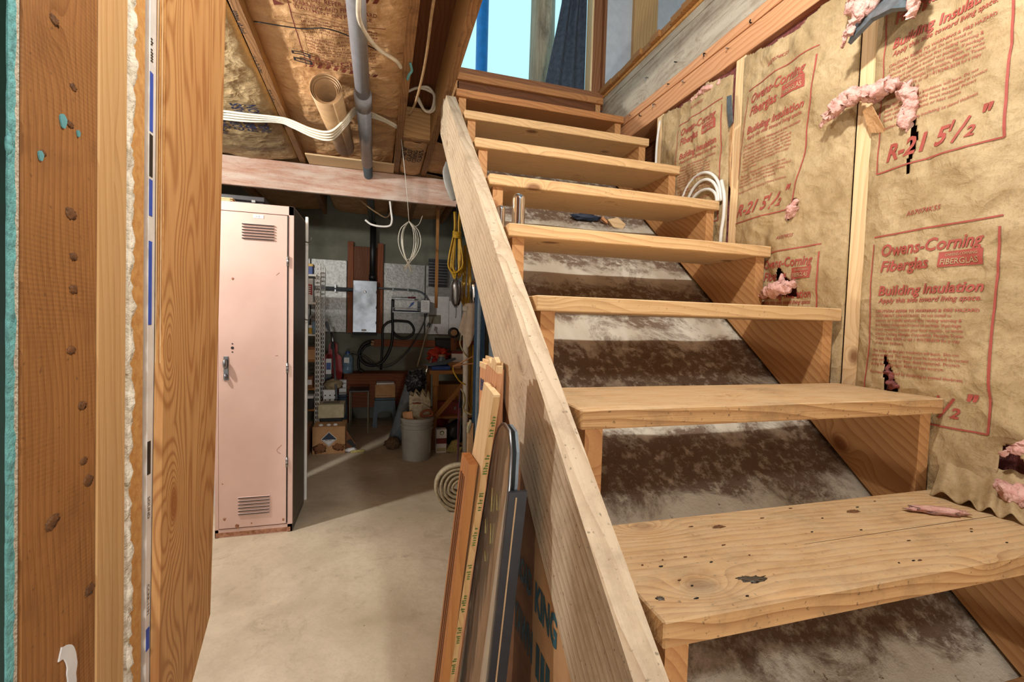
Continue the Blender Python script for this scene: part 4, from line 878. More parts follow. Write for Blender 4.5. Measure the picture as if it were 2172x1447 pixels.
# boards and panel further back beside the stairs
e = empty('navy_door', (.33, 2.75, 0), 'navy blue panelled door standing on edge past the stairs', 'door')
box('slab', (.318, 2.62, 0), (.352, 2.85, 1.62), 'blue_door', e, 'z', .003); box('edge_strip', (.300, 2.615, 0), (.317, 2.66, 1.62), 'grey_panel', e, 'z'); [box('moulding', (.322+.010*i, 2.614, 0), (.326+.010*i, 2.621, 1.62), 'blue_door', e, 'z', .001) for i in range(3)]
tag(box('grey_board', (.375, 2.45, .62), (.40, 2.60, 1.35), 'grey_panel', None, 'z'), 'blue grey board leaning between the navy door and the stairs', 'board')
box('foot', (.375, 2.45, 0), (.40, 2.60, .62), 'grey_panel', bpy.data.objects['grey_board'], 'z')
# flat fire hose roll
e = empty('hose_roll', (.12, 2.35, 0), 'rolled beige canvas hose standing on the floor behind the boards', 'hose')
for i in range(5):
    r = .145-.026*i; V, F = [], []; n = 40
    for k in range(n):
        a = 2*math.pi*k/n; rr = r*(1+.03*math.sin(a*3+i))
        for dr, dyy in ((-.009, -.028), (.006, -.034), (.010, 0), (.006, .034), (-.009, .028)): V.append((.135+(rr+dr)*math.cos(a), 2.34+dyy, .155+(rr+dr)*math.sin(a)))
    for k in range(n):
        for q in range(5): F.append((k*5+q, k*5+(q+1) % 5, ((k+1) % n)*5+(q+1) % 5, ((k+1) % n)*5+q))
    mesh('hose_turn', V, F, 'canvas', e, smooth=True)

# ------------------------------------------------------------------ things hanging at the workshop post
e = empty('white_pipe', (.30, 3.05, 0), 'upright white plastic pipe wrapped by striped cables', 'pipe')
tube('pipe', [(.312, 3.05, 0), (.288, 3.05, 1.30)], .022, 'white_plastic', e, 14, sm=False); tube('pipe_cap', [(.288, 3.05, 1.295), (.2875, 3.05, 1.33)], .026, 'white_plastic', e, 14, sm=False)
e = empty('hanging_rag', (.33, 3.05, 1.34), 'off white rag draped over the top of the white pipe', 'rag')
V, F = [], []; nx, nz = 36, 30
for j in range(nz+1):
    t = j/nz
    for i in range(nx+1):
        u = i/nx; a = (u-.5)*math.pi*1.5; wd = .048+.03*t; bot = 1.04+.07*abs(math.sin(u*7))+.04*math.sin(u*11); z = 1.352-(1.352-bot)*t-.02*(1-t)*abs(u-.5)*2
        rr = wd*(1+.22*math.sin(u*26+t*2)*t**.6); V.append((.325+math.sin(a)*rr, 3.055-math.cos(a)*rr*.55, z))
for j in range(nz):
    for i in range(nx): a = j*(nx+1)+i; F.append((a, a+1, a+nx+2, a+nx+1))
for i in range(nx): pass
o = mesh('cloth', V, F, 'white_cloth', e, smooth=True); o.modifiers.new('t', 'SOLIDIFY').thickness = .003
blob('cloth_top', (.325, 3.055, 1.345), (.047, .03, .014), 'white_cloth', e, .15, 2, 3)
def coil(name, top, wid, zt, zb, nl, mat, r, label, seed, tie=None):
    e = empty(name, (top[0], top[1], zt), label, 'cord'); rs = random.Random(seed)
    for i in range(nl):
        s = 1 if i % 2 else -1; k = wid*(.35+.65*rs.random()); b = zb+.09*rs.random()*(zt-zb); y = top[1]+.03*(rs.random()-.5); x = top[0]+.02*(rs.random()-.5)
        tube('cord_turn', [(x-.02*s, y, zt-.01*rs.random()), (x-.015*s, y, zt-(zt-zb)*.25), (x-k*.75*s, y, zt-(zt-zb)*.65), (x-k*.8*s, y+.008, b+.05), (x-.1*k*s, y, b), (x+k*.75*s, y-.005, b+.06), (x+k*.7*s, y, zt-(zt-zb)*.62), (x+.018*s, y, zt-(zt-zb)*.27), (x+.022*s, y, zt)], r, mat, e, 6, 5)
    if tie:
        for i in range(4): tube('cord_wrap', [(top[0]+.032*math.cos(a), top[1]+.03*math.sin(a), tie+.013*i+.01*math.sin(a)) for a in [R(45*q) for q in range(8)]], r, mat, e, 6, 3, closed=True)
    return e
coil('yellow_cord', (.232, 3.22), .075, 2.10, 1.56, 9, 'yellow', .0065, 'yellow extension cord coil tied and hung nearest the beam', 3, 1.90)
coil('yellow_cord', (.335, 3.30), .060, 1.85, 1.33, 9, 'yellow', .0065, 'second yellow cord coil hanging lower beside the caged lamp', 8)
coil('yellow_cord', (.352, 3.12), .035, 1.02, .46, 6, 'yellow', .0065, 'yellow cord bunch hanging low behind the white pipe', 5)
def worklamp(x, y, z, label, mat):
    e = empty('work_lamp', (x, y, z), label, 'lamp', 'caged work lamps')
    lathe('reflector', [(.006, -.115), (.026, -.10), (.040, -.06), (.044, 0), (.044, .055), (.034, .085), (.016, .10)], mat, (x, y, z), e, 20)
    for k in range(5): a = R(72*k); tube('cage_wire', [(x+.03*math.cos(a), y+.03*math.sin(a), z+.10), (x+.052*math.cos(a), y+.052*math.sin(a), z+.05), (x+.05*math.cos(a), y+.05*math.sin(a), z-.05), (x+.01*math.cos(a), y+.01*math.sin(a), z-.125)], .0025, 'steel', e, 5, 4)
    tube('hook', [(x, y, z-.115), (x+.004, y, z-.16), (x, y, z-.21)], .004, 'steel', e, 6); tube('lamp_cord', [(x, y, z+.095), (x+.01, y+.04, z+.3), (x+.01, 3.33, 2.19)], .005, 'black_rubber', e, 6)
worklamp(.232, 3.20, 1.445, 'silver caged work lamp hanging under the tied yellow cord', 'steel'); worklamp(.40, 3.27, 1.46, 'caged work lamp half hidden behind the skirt board', 'chrome')
e = empty('striped_cables', (.25, 2.92, .9), 'red and yellow striped cables looping round the white pipe', 'cables')
for i, (pth, mt) in enumerate((([(.235, 2.95, 1.08), (.222, 2.9, 1.04), (.25, 2.9, .98), (.30, 2.95, .93)], 'tan'), ([(.335, 2.9, .95), (.27, 2.88, .92), (.19, 2.88, .88), (.17, 2.88, .872), (.24, 2.88, .885), (.34, 2.9, .89)], 'plate_wood'), ([(.17, 2.88, .865), (.175, 2.88, .83), (.22, 2.88, .76), (.27, 2.89, .73)], 'yellow'), ([(.235, 2.89, .70), (.255, 2.88, .66), (.262, 2.88, .60), (.252, 2.88, .56), (.272, 2.88, .53), (.31, 2.88, .50), (.335, 2.9, .505)], 'tan'), ([(.237, 2.895, .695), (.262, 2.885, .65), (.267, 2.885, .6), (.258, 2.885, .55), (.278, 2.885, .518), (.33, 2.9, .49)], 'yellow'))): tube('cable', pth, .0055, mt, e, 6)
e = empty('thin_wires', (.23, 2.9, .4), 'thin coloured wires dangling beside the white pipe down to the floor', 'wires')
for dx, mt in ((-.006, 'purple'), (.0, 'red_dull'), (.007, 'bluegrey')): tube('wire', [(.235+dx*.3, 2.9, .70), (.232+dx, 2.9, .60), (.228+dx*1.6, 2.9, .40), (.226+dx*.5, 2.9, .20), (.22, 2.9, .09)], .003, mt, e, 5)
tube('sleeve', [(.238, 2.9, .69), (.230, 2.9, .55)], .007, 'black_rubber', e, 6, sm=False)
tag(box('cardboard_scrap', (.265, 2.72, 0), (.305, 2.76, .47), 'card', None, 'z'), 'torn cardboard scrap standing behind the leaning boards', 'cardboard')
[box('torn_edge', (.258+.006*i, 2.715, .40+.018*i), (.270+.006*i, 2.745, .45+.014*i), 'tan', bpy.data.objects['cardboard_scrap'], 'z', .002) for i in range(4)]

# ------------------------------------------------------------------ workshop: electrics on the back wall
e = empty('breaker_panel', (-.535, 5.13, 1.01), 'grey steel electrical panel on the far wall', 'electrical panel')
cbn = box('cabinet', (-.668, 5.06, 1.04), (-.402, 5.15, 1.645), 'galv', e, 'z', .004); box('bottom_rim', (-.670, 5.055, 1.008), (-.400, 5.15, 1.04), 'black', e); lathe('lock', [(.014, 0), (.012, .008), (.004, .010)], 'chrome', (-.532, 5.06, 1.512), cbn, 14, Matrix.Rotation(R(90), 3, 'X')); box('label', (-.570, 5.058, 1.055), (-.515, 5.060, 1.078), 'leaf', cbn)
for z in (1.14, 1.32, 1.50): box('hinge', (-.413, 5.054, z), (-.405, 5.062, z+.03), 'black_plastic', e, 'z')
e = empty('conduit', (-.85, 5.12, 1.54), 'thick dark conduit entering the electrical panel from the left', 'conduit')
tube('pipe', [(-1.6, 5.12, 1.552), (-.668, 5.12, 1.535)], .022, 'pvc_dark', e, 12, sm=False); box('clamp', (-.872, 5.10, 1.50), (-.855, 5.164, 1.59), 'steel', e, 'z')
e = empty('conduit', (-.05, 5.12, 1.56), 'thin conduit bending down right of the electrical panel', 'conduit')
tube('pipe', [(-.401, 5.125, 1.568), (-.2, 5.125, 1.566), (-.03, 5.125, 1.562), (.08, 5.125, 1.553), (.15, 5.125, 1.515), (.195, 5.125, 1.45), (.212, 5.125, 1.36), (.213, 5.125, 1.30)], .011, 'pvc_dark', e, 10); [box('strap', (x, 5.11, 1.548), (x+.012, 5.164, 1.585), 'steel', e, 'z') for x in (-.225, -.05)]
e = empty('vent_stack', (-.45, 5.12, 1.65), 'black pipe rising from the electrical panel to the ceiling', 'pipe'); tube('pipe', [(-.455, 5.11, 1.647), (-.455, 5.11, 2.33)], .035, 'black_rubber', e, 12, sm=False); tube('collar', [(-.455, 5.11, 1.66), (-.455, 5.11, 1.72)], .042, 'black_rubber', e, 12, sm=False)
e = empty('wall_shelf', (0, 5.1, 1.29), 'thin metal wall shelf right of the electrical panel', 'shelf'); box('board', (-.225, 5.0, 1.285), (.215, 5.164, 1.297), 'steel', e); box('rail', (-.225, 4.998, 1.335), (.215, 5.004, 1.341), 'steel', e); box('bracket', (-.22, 5.0, 1.297), (-.214, 5.16, 1.34), 'steel', e, 'y'); box('bracket', (.208, 5.0, 1.297), (.214, 5.16, 1.34), 'steel', e, 'y')
e = empty('tool_case', (-.05, 5.07, 1.3), 'pale case with a blue leaf mark lying on the wall shelf', 'case'); box('case', (-.205, 5.03, 1.298), (.07, 5.14, 1.44), 'foil', e, bev=.006); prism('leaf_mark', [(-.04, 1.345), (-.01, 1.40), (.03, 1.425), (.015, 1.385), (-.02, 1.355)], 'y', 5.027, 5.030, 'blue', e); [box('fin', (.07+.012*(i % 1), 5.028, 1.32+.012*i), (.10, 5.032, 1.325+.012*i), 'label_navy', e) for i in range(8)]; box('stripe', (-.20, 5.028, 1.30), (.068, 5.030, 1.315), 'label_navy', e)
e = empty('leaflet_box', (.16, 5.05, 1.3), 'white printed leaflet box at the right end of the wall shelf', 'box'); box('box', (.105, 4.99, 1.2975), (.205, 5.10, 1.44), 'leaf', e, bev=.002)
P = Print(); [P.marks(0, -.014*i, .07, .006, i+50) for i in range(7)]; P.lay('printing', lambda s, t: Vector((.118+s, 4.988, 1.415+t)), 'ink_black', e)
e = empty('screwdriver', (-.03, 5.0, 1.48), 'screwdriver with dark red handle resting above the wall shelf case', 'screwdriver'); tube('shaft', [(-.235, 5.06, 1.463), (-.045, 5.06, 1.467)], .0035, 'steel', e, 6, sm=False); tube('handle', [(-.045, 5.06, 1.467), (.045, 5.06, 1.469)], .010, 'maroon', e, 8, sm=False); box('rest', (-.20, 5.03, 1.4405), (.03, 5.10, 1.456), 'steel', e)
pp = box('wall_paper_sheet', (.185, 5.160, 1.03), (.46, 5.1645, 1.50), 'leaf'); tag(pp, 'large white paper sheet pinned to the far wall', 'paper')
tag(box('grey_card', (.215, 5.152, 1.16), (.36, 5.158, 1.27), 'lino_back'), 'small grey card pinned over the white sheets', 'card')
tag(box('wall_paper_sheet', (.465, 5.160, 1.06), (.62, 5.1645, 1.45), 'leaf'), 'narrow white paper sheet pinned beside the grinding wheel', 'paper')
tag(box('dark_vent', (.20, 5.10, 1.62), (.42, 5.164, 1.95), 'black_plastic'), 'dark slotted vent box high on the far wall', 'vent')
[box('slat', (.195, 5.093, 1.65+.035*i), (.425, 5.10, 1.66+.035*i), 'steel', bpy.data.objects['dark_vent']) for i in range(8)]
def hose(name, pts, r, label): return tag(tube(name, pts, r, 'black_rubber', None, 8), label, 'hose')
hose('black_hose', [(-.222, 5.05, 1.44), (-.224, 5.04, 1.25), (-.218, 5.04, 1.06), (-.24, 5.04, .86), (-.335, 5.04, .69), (-.465, 5.03, .655), (-.565, 5.03, .715), (-.59, 5.03, .81), (-.54, 5.04, .90), (-.46, 5.05, .935)], .016, 'thick black hose hanging in a long sweep from the wall shelf end')
hose('black_hose', [(-.345, 5.08, .60), (-.332, 5.08, .90), (-.332, 5.08, 1.06), (-.31, 5.08, 1.13), (-.24, 5.08, 1.175), (-.12, 5.08, 1.182), (-.02, 5.08, 1.165), (.033, 5.08, 1.08), (.0, 5.08, 1.01), (-.07, 5.08, .978), (-.16, 5.08, .995), (-.218, 5.08, 1.06)], .014, 'black hose forming a round loop below the wall shelf')
hose('black_hose', [(-.46, 5.06, .905), (-.53, 5.05, .87), (-.585, 5.05, .78), (-.60, 5.05, .68), (-.585, 5.05, .60), (-.54, 5.05, .585)], .014, 'short black hose curling behind the reddish panel')
[tag(tube('brass_fitting', [(-.465+.0*i, 5.05, .905+.03*i), (-.425, 5.05, .905+.03*i)], .013, 'lino', None, 8, sm=False), ('lower', 'upper')[i]+' brass hose fitting on the ledger board', 'fitting') for i in (0, 1)]
cab('drooping_lead', [(.175, 4.99, 1.284), (.12, 4.985, 1.12), (.045, 4.985, .97), (-.065, 4.985, .80), (-.22, 4.985, .665), (-.38, 4.985, .645), (-.54, 4.985, .76), (-.67, 4.985, .80)], .007, 'black_rubber', 'thin black cord drooping across the far wall')

# ------------------------------------------------------------------ workshop: left shelving
e = empty('shelving_unit', (-1.2, 4.15, 0), 'white slotted angle shelving behind the pink locker', 'shelving')
def slotted(x, y):
    bm = bmesh.new(); n = 40; h = 1.70
    for dx in (0, .017, .034): bm_box(bm, .006, .003, h, Matrix.Translation((x+dx, y, h/2)))
    for i in range(n+1): bm_box(bm, .034, .003, .016, Matrix.Translation((x+.017, y, .01+(h-.02)*i/n)))
    bm_box(bm, .003, .034, h, Matrix.Translation((x+.036, y+.016, h/2)))
    me = bpy.data.meshes.new('post'); bm.to_mesh(me); bm.free(); me.materials.append(M['white_plastic']); link(bpy.data.objects.new('post', me), Matrix.Identity(4), e)
slotted(-.928, 3.98); slotted(-.928, 4.36); slotted(-1.52, 3.98); slotted(-1.52, 4.36)
SH = [.10, .36, .555, .815, 1.055, 1.345, 1.60]
for z in SH: box('shelf', (-1.50, 3.99, z-.02), (-.925, 4.36, z), 'white_plastic' if z > .9 else 'bench_wood', e)
def carton(name, lo, hi, mat, label, cat='box', lid=None, stripe=None):
    e = empty(name, ((lo[0]+hi[0])/2, (lo[1]+hi[1])/2, lo[2]), label, cat); bd = box('body', lo, hi, mat, e, 'z', .003)
    if lid: box('lid', (lo[0]-.003, lo[1]-.003, hi[2]-.02), (hi[0]+.003, hi[1]+.003, hi[2]+.004), lid, e)
    if stripe: box('label', (lo[0]+.1*(hi[0]-lo[0]), lo[1]-.002, lo[2]+.3*(hi[2]-lo[2])), (hi[0]-.1*(hi[0]-lo[0]), lo[1], lo[2]+.75*(hi[2]-lo[2])), stripe, bd)
    return e
carton('parts_box', (-1.05, 4.0, 1.6005), (-.96, 4.12, 1.69), 'blue', 'blue box on the top shelf beside the white post', lid='yellow')
carton('parts_box', (-1.02, 4.0, 1.3455), (-.955, 4.12, 1.56), 'leaf', 'white carton with red lettering on the upper shelf', stripe='red')
Print().marks(0, 0, .13, .03, 6).lay('lettering', lambda s, t: Vector((-.972-t, 3.996, 1.39+s)), 'leaf', bpy.data.objects['parts_box.001'])
carton('parts_box', (-.99, 4.0, 1.0555), (-.94, 4.1, 1.13), 'yellow', 'small yellow tin on the middle shelf', lid='leaf')
carton('clear_bag', (-.955, 3.97, 1.0555), (-.93, 4.06, 1.17), 'clearblue', 'clear plastic bag hanging at the middle shelf edge', 'bag')
carton('parts_box', (-1.02, 3.995, .8155), (-.932, 4.1, .93), 'card', 'open cardboard box on the shelf below the yellow tin', lid='card_dark')
carton('parts_box', (-1.02, 3.98, .5555), (-.95, 4.1, .66), 'card_dark', 'brown cardboard box with white label on the lower shelf', stripe='leaf')
carton('parts_box', (-1.03, 3.98, .3605), (-.945, 4.1, .48), 'black_plastic', 'black tool box on the lowest visible shelf', lid='leaf')
carton('parts_box', (-1.02, 3.98, 1.1), (-.99, 4.05, 1.2), 'grey_panel', 'grey box above the yellow tin', lid=None)
bpy.data.objects['parts_box.006'].location.z -= .0445
carton('bottle_box', (-.895, 4.5, .62), (-.84, 4.56, .78), 'leaf', 'white bottle with blue label left of the red can', 'bottle', stripe='blue'); box('stand', (-.90, 4.48, 0), (-.83, 4.58, .619), 'black_plastic', bpy.data.objects['bottle_box'], 'z')
tag(carton('floor_carton', (-1.10, 3.72, 0), (-.945, 3.95, .25), 'card_dark', 'stained carton squeezed between the shelving and the labelled box'), group=None)

# ------------------------------------------------------------------ workshop: floor things
e = carton('labelled_carton', (-.92, 3.75, 0), (-.648, 4.02, .245), 'card', 'water stained cardboard box with a navy diamond label', 'box')
for s, mt, dy, part in ((.066, 'leaf', .003, 'diamond_label'), (.060, 'label_navy', .0036, 'diamond_print'), (.0, 'leaf', .0, '')):
    if part: prism(part, [(-.782, .134-s), (-.782+s, .134), (-.782, .134+s), (-.782-s, .134)], 'y', 3.75-dy, 3.75-dy+.0004, mt, e)
prism('diamond_print', [(-.782, .134-.056), (-.782+.052, .130), (-.782-.052, .130)], 'y', 3.7458, 3.7462, 'leaf', e)
Print().marks(0, 0, .07, .010, 61).lay('lettering', lambda s, t: Vector((-.817+s, 3.7455, .118+t)), 'ink_black', e)
blob('water_stain', (-.86, 3.749, .05), (.05, .0008, .04), 'card_dark', e, .5, 3, 3, 2); blob('water_stain', (-.70, 3.749, .06), (.05, .0008, .03), 'card_dark', e, .5, 3, 3, 6)
for x in (-.855, -.79, -.735): blob('foam_cup', (x, 3.80, .25), (.02, .02, .012), 'leaf', e, .05, 1, 2)
e = carton('beige_machine', (-.895, 3.92, .285), (-.672, 4.12, .41), 'tan', 'beige plastic machine cover tilted on the labelled cardboard box', 'machine'); box('lid_panel', (-.86, 3.95, .41), (-.72, 4.08, .416), 'lino_back', e); box('prop', (-.88, 3.95, .2455), (-.69, 4.02, .285), 'black', e)
e = carton('perforated_bin', (-.885, 4.22, .0), (-.775, 4.40, .50), 'leaf', 'white perforated bin standing behind the beige machine', 'bin')
for i in range(3):
    for j in range(3): box('hole', (-.872+.043*i, 4.2185, .35+.045*j), (-.860+.043*i, 4.2205, .362+.045*j), 'black', e)
tag(blob('canvas_sack', (-.80, 4.30, .54), (.085, .07, .055), 'sack', None, .35, 3, 3, 2), 'crumpled tan sack on the white perforated bin', 'sack')
e = empty('long_scraper', (-.78, 4.28, .5), 'long handled scraper with dark blade leaning over the white bin', 'scraper'); tube('handle', [(-.755, 4.15, .417), (-.835, 4.55, .985)], .011, 'pvc_dark', e, 8, sm=False); tube('socket', [(-.83, 4.53, .95), (-.85, 4.60, 1.05)], .016, 'steel', e, 8, sm=False); prism('blade', [(-.875, 1.04), (-.862, 1.04), (-.868, 1.10), (-.885, 1.165), (-.928, 1.165), (-.905, 1.10)], 'y', 4.60, 4.606, 'black_plastic', e)
e = empty('red_sled', (-.87, 5.0, .42), 'red plastic sled standing upright against the far wall', 'sled'); prism('body', [(-.985, .42), (-.78, .42), (-.765, .60), (-.775, .76), (-.815, .80), (-.82, .90), (-.85, .935), (-.885, .93), (-.91, .90), (-.915, .81), (-.97, .77), (-.985, .62)], 'y', 4.93, 4.97, 'red', e); box('hand_slot', (-.89, 4.926, .85), (-.845, 4.93, .92), 'black', e, 'z'); box('rib', (-.855, 4.922, .48), (-.84, 4.93, .83), 'red', e, 'z'); box('rib', (-.90, 4.922, .48), (-.885, 4.93, .83), 'red', e, 'z'); box('foot', (-.97, 4.94, 0), (-.80, 4.965, .42), 'red', e, 'z')
e = empty('water_jug', (-.71, 4.98, .58), 'clear blue water jug on the reddish panel shelf', 'jug'); lathe('body', [(.052, 0), (.060, .01), (.060, .07), (.056, .08), (.060, .09), (.060, .17), (.04, .205), (.02, .215), (.02, .235)], 'clearblue', (-.71, 4.95, .577), e, 20); lathe('cap', [(.023, .225), (.023, .25)], 'blue', (-.71, 4.95, .577), e, 16); box('label', (-.745, 4.888, .70), (-.69, 4.890, .76), 'leaf', e)
e = empty('reddish_panel', (-.37, 4.96, 0), 'wide reddish wooden bench panel along the far wall', 'panel'); box('panel', (-.752, 4.94, .18), (.0, 4.965, .575), 'red_panel', e); box('top', (-.752, 4.88, .572), (.0, 5.165, .577), 'red_panel', e); [box('leg', (x, 4.966, 0), (x+.05, 5.01, .572), 'red_panel', e, 'z') for x in (-.74, -.06)]
e = empty('small_table', (-.56, 4.6, 0), 'small dark side table in front of the reddish panel', 'table'); box('top', (-.665, 4.45, .437), (-.463, 4.75, .452), 'black_plastic', e); [box('leg', (x, y, 0), (x+.012, y+.012, .437), 'lino_back', e, 'z') for x in (-.66, -.478) for y in (4.455, 4.73)]
e = empty('plastic_stool', (-.29, 4.8, 0), 'dark blue grey plastic step stool holding an open cardboard box', 'stool'); box('top', (-.408, 4.70, .30), (-.186, 4.94, .325), 'bluegrey', e, bev=.006)
for x0, x1 in ((-.43, -.38), (-.205, -.155)):
    for y0 in (4.69, 4.92): prism('leg', [(x0, 0), (x1, 0), (x1*.5+x0*.5+(.028 if x0 < -.3 else -.012), .30), (x1*.5+x0*.5+(-.005 if x0 < -.3 else -.045), .30)], 'y', y0, y0+.02, 'bluegrey', e)
prism('front_apron', [(-.385, .30), (-.21, .30), (-.21, .12), (-.23, .17), (-.29, .185), (-.36, .17), (-.385, .12)], 'y', 4.685, 4.692, 'bluegrey', e)
e = carton('open_carton', (-.405, 4.72, .3255), (-.188, 4.90, .475), 'card', 'open cardboard box filled with paper on the plastic stool', 'box'); box('paper', (-.39, 4.73, .47), (-.20, 4.89, .49), 'leaf', e); Print().marks(0, 0, .18, .010, 62).lay('lettering', lambda s, t: Vector((-.388+s, 4.7195, .345+t)), 'ink_black', e)
e = empty('tilted_board', (-.66, 4.7, 0), 'blue grey plastic roll standing beside the small table', 'roll'); tube('roll', [(-.715, 4.43, 0), (-.725, 4.45, .40)], .045, 'bluegrey', e, 14, sm=False); tube('rim', [(-.7248, 4.4495, .39), (-.7252, 4.4505, .41)], .048, 'bluegrey', e, 14, sm=False)
tag(carton('white_canister', (-.775, 4.62, 0), (-.70, 4.70, .54), 'leaf', 'ribbed white canister between the red sled and the reddish panel', 'canister'), None); [box('rib', (-.778, 4.617, .30+.05*i), (-.697, 4.62, .315+.05*i), 'grey_bucket', bpy.data.objects['white_canister']) for i in range(5)]
# bucket with bag and saw
e = empty('plastic_bucket', (-.04, 3.5, 0), 'grey plastic bucket stuffed with tools and a paper bag', 'bucket')
lathe('pail', [(.118, 0), (.121, .01), (.133, .262), (.145, .266), (.145, .274), (.134, .278), (.135, .300), (.146, .303), (.146, .310), (.136, .314), (.137, .336), (.147, .340), (.147, .366), (.140, .368), (.135, .36), (.118, .02)], 'grey_bucket', (-.04, 3.5, 0), e, 40)
hb = tube('handle', [(-.18, 3.47, .345), (-.16, 3.40, .45), (-.06, 3.36, .52), (.05, 3.38, .47), (.09, 3.43, .40), (.105, 3.47, .345)], .003, 'steel', e, 6); tube('grip', [(-.09, 3.367, .508), (-.02, 3.364, .508)], .008, 'red_panel', hb, 8, sm=False)
bl = empty('paper_bag', (-.03, 3.55, .37), 'torn beige paper bag standing in the grey bucket', 'bag'); V = []; poly = [(-.10, .12), (.07, .12), (.075, .50), (.05, .56), (.035, .525), (.0, .58), (-.02, .535), (-.06, .58), (-.075, .54), (-.11, .555)]
prism('bag_front', poly, 'y', 3.51, 3.516, 'canvas', bl); prism('bag_back', [(x+.01, z+.02) for x, z in poly], 'y', 3.57, 3.575, 'sack', bl)
tag(blob('black_plastic_bag', (-.05, 3.62, .66), (.075, .05, .085), 'black_plastic', None, .6, 4, 4, 3), 'crumpled shiny black plastic bag above the paper bag', 'bag')
tube('bag_tail', [(-.04, 3.6, .60), (-.04, 3.55, .5), (-.04, 3.53, .36), (-.04, 3.52, .03)], .014, 'black_plastic', bpy.data.objects['black_plastic_bag'], 6)
e = empty('hand_saw', (.05, 3.45, .37), 'hand saw with brown wooden grip sticking out of the bucket', 'saw'); tube('grip', [(-.012, 3.42, .385), (.0, 3.415, .42), (.03, 3.41, .435), (.065, 3.41, .43), (.085, 3.415, .40), (.065, 3.42, .385)], .011, 'red_panel', e, 8, closed=True); box('blade', (.03, 3.43, .06), (.07, 3.432, .385), 'steel', e, 'z')
e = empty('wood_offcut', (-.11, 3.42, .1), 'brown wooden offcut poking out of the bucket left of the saw', 'offcut'); oplank('stick', (-.05, 3.43, .10), (-.115, 3.43, .425), .05, .02, 'plate_wood', e); oplank('stick', (-.09, 3.47, .10), (-.15, 3.45, .42), .04, .02, 'card', e)
# leaning grey duct and canister
e = empty('grey_duct', (-.15, 3.95, 0), 'long grey sheet duct leaning behind the bucket', 'duct'); tube('duct', [(-.215, 3.93, .035), (-.025, 4.02, .70)], .062, 'grey_panel', e, 18, sm=False); tube('rim', [(-.222, 3.927, .012), (-.212, 3.93, .045)], .066, 'card_dark', e, 18, sm=False)
tag(blob('brush_head', (-.235, 3.80, .055), (.07, .045, .055), 'brush', None, .3, 6, 3, 2), 'bushy brown brush head on the floor by the duct', 'brush')
e = empty('steel_canister', (-.01, 3.9, .6), 'pale metal canister tilted against the bench', 'canister'); tube('can', [(.01, 3.89, .58), (-.025, 3.90, .72)], .058, 'steel', e, 18, sm=False); tube('rim', [(-.024, 3.90, .715), (-.027, 3.90, .727)], .061, 'steel', e, 18, sm=False)
e = empty('steel_tube', (.07, 3.8, .6), 'shiny steel tube with threaded tip leaning on the bench', 'tube'); tube('tube', [(.02, 3.80, .615), (.105, 3.80, .835)], .014, 'chrome', e, 12, sm=False); tube('tip', [(.105, 3.80, .835), (.118, 3.80, .87)], .009, 'steel', e, 10, sm=False)
e = empty('wooden_lath', (-.0, 4.0, .7), 'pale wooden lath leaning up to the wall sheets', 'lath'); oplank('lath', (.0, 4.05, .75), (.20, 5.0, 1.14), .022, .012, 'tan', e)
oplank('clamp', (.19, 4.985, 1.12), (.21, 5.0, 1.17), .04, .02, 'pvc_dark', e)
# workbench
e = empty('workbench', (.4, 3.95, 0), 'rough wooden workbench with diagonal brace and cluttered top', 'workbench')
box('top', (.085, 3.70, .712), (1.0, 4.35, .745), 'bench_wood', e); box('leg', (.118, 3.71, 0), (.160, 3.75, .712), 'bench_wood', e, 'z'); box('leg_cap', (.112, 3.702, .60), (.168, 3.71, .715), 'bench_wood', e, 'z'); box('leg', (.118, 4.28, 0), (.16, 4.32, .712), 'bench_wood', e, 'z'); box('leg', (.90, 3.71, 0), (.94, 3.75, .712), 'bench_wood', e, 'z'); box('leg', (.90, 4.28, 0), (.94, 4.32, .712), 'bench_wood', e, 'z'); oplank('brace', (.145, 3.695, .315), (.43, 3.695, .655), .045, .018, 'bench_wood', e); box('shelf', (.12, 3.76, .28), (.94, 4.3, .30), 'bench_wood', e)
e = carton('tool_chest', (.175, 3.85, .3005), (.385, 4.1, .42), 'red_dull', 'dull red metal tool chest under the workbench', 'tool chest'); box('latch', (.34, 3.845, .345), (.36, 3.85, .375), 'steel', e)
tag(carton('wood_crate', (.18, 3.95, .44), (.45, 4.2, .60), 'bench_wood', 'plain wooden crate in the dark under the bench top', 'crate'), None); bpy.data.objects['wood_crate'].location.z -= .0195
e = carton('oil_tin', (.143, 3.60, 0), (.238, 3.68, .215), 'leaf', 'tall white tin with green emblem and maroon band', 'tin'); box('band', (.1425, 3.5985, .085), (.2385, 3.6, .135), 'maroon', e); lathe('emblem', [(.020, 0), (.020, .001)], 'ink_green', (.195, 3.5992, .185), e, 18, Matrix.Rotation(R(90), 3, 'X')); lathe('emblem_ring', [(.013, 0), (.013, .001)], 'leaf', (.195, 3.5980, .183), e, 18, Matrix.Rotation(R(90), 3, 'X')); lathe('spout', [(.014, 0), (.014, .012)], 'steel', (.17, 3.64, .215), e, 12); box('lower_label', (.150, 3.5985, .015), (.230, 3.6, .045), 'tan', e)
e = empty('bristle_broom', (.30, 3.60, 0), 'pale yellow bristle broom head lying by the white tin', 'broom'); prism('bristles', [(.235, .01), (.355, -.0), (.385, .05), (.335, .115), (.285, .10)], 'y', 3.58, 3.62, 'yellow_bristle', e); box('block', (.33, 3.58, .05), (.39, 3.62, .08), 'bench_wood', e)
tag(blob('dark_rags', (.33, 3.80, .12), (.10, .07, .11), 'black_plastic', None, .5, 3, 3, 4), 'heap of dark rags under the workbench', 'rags')
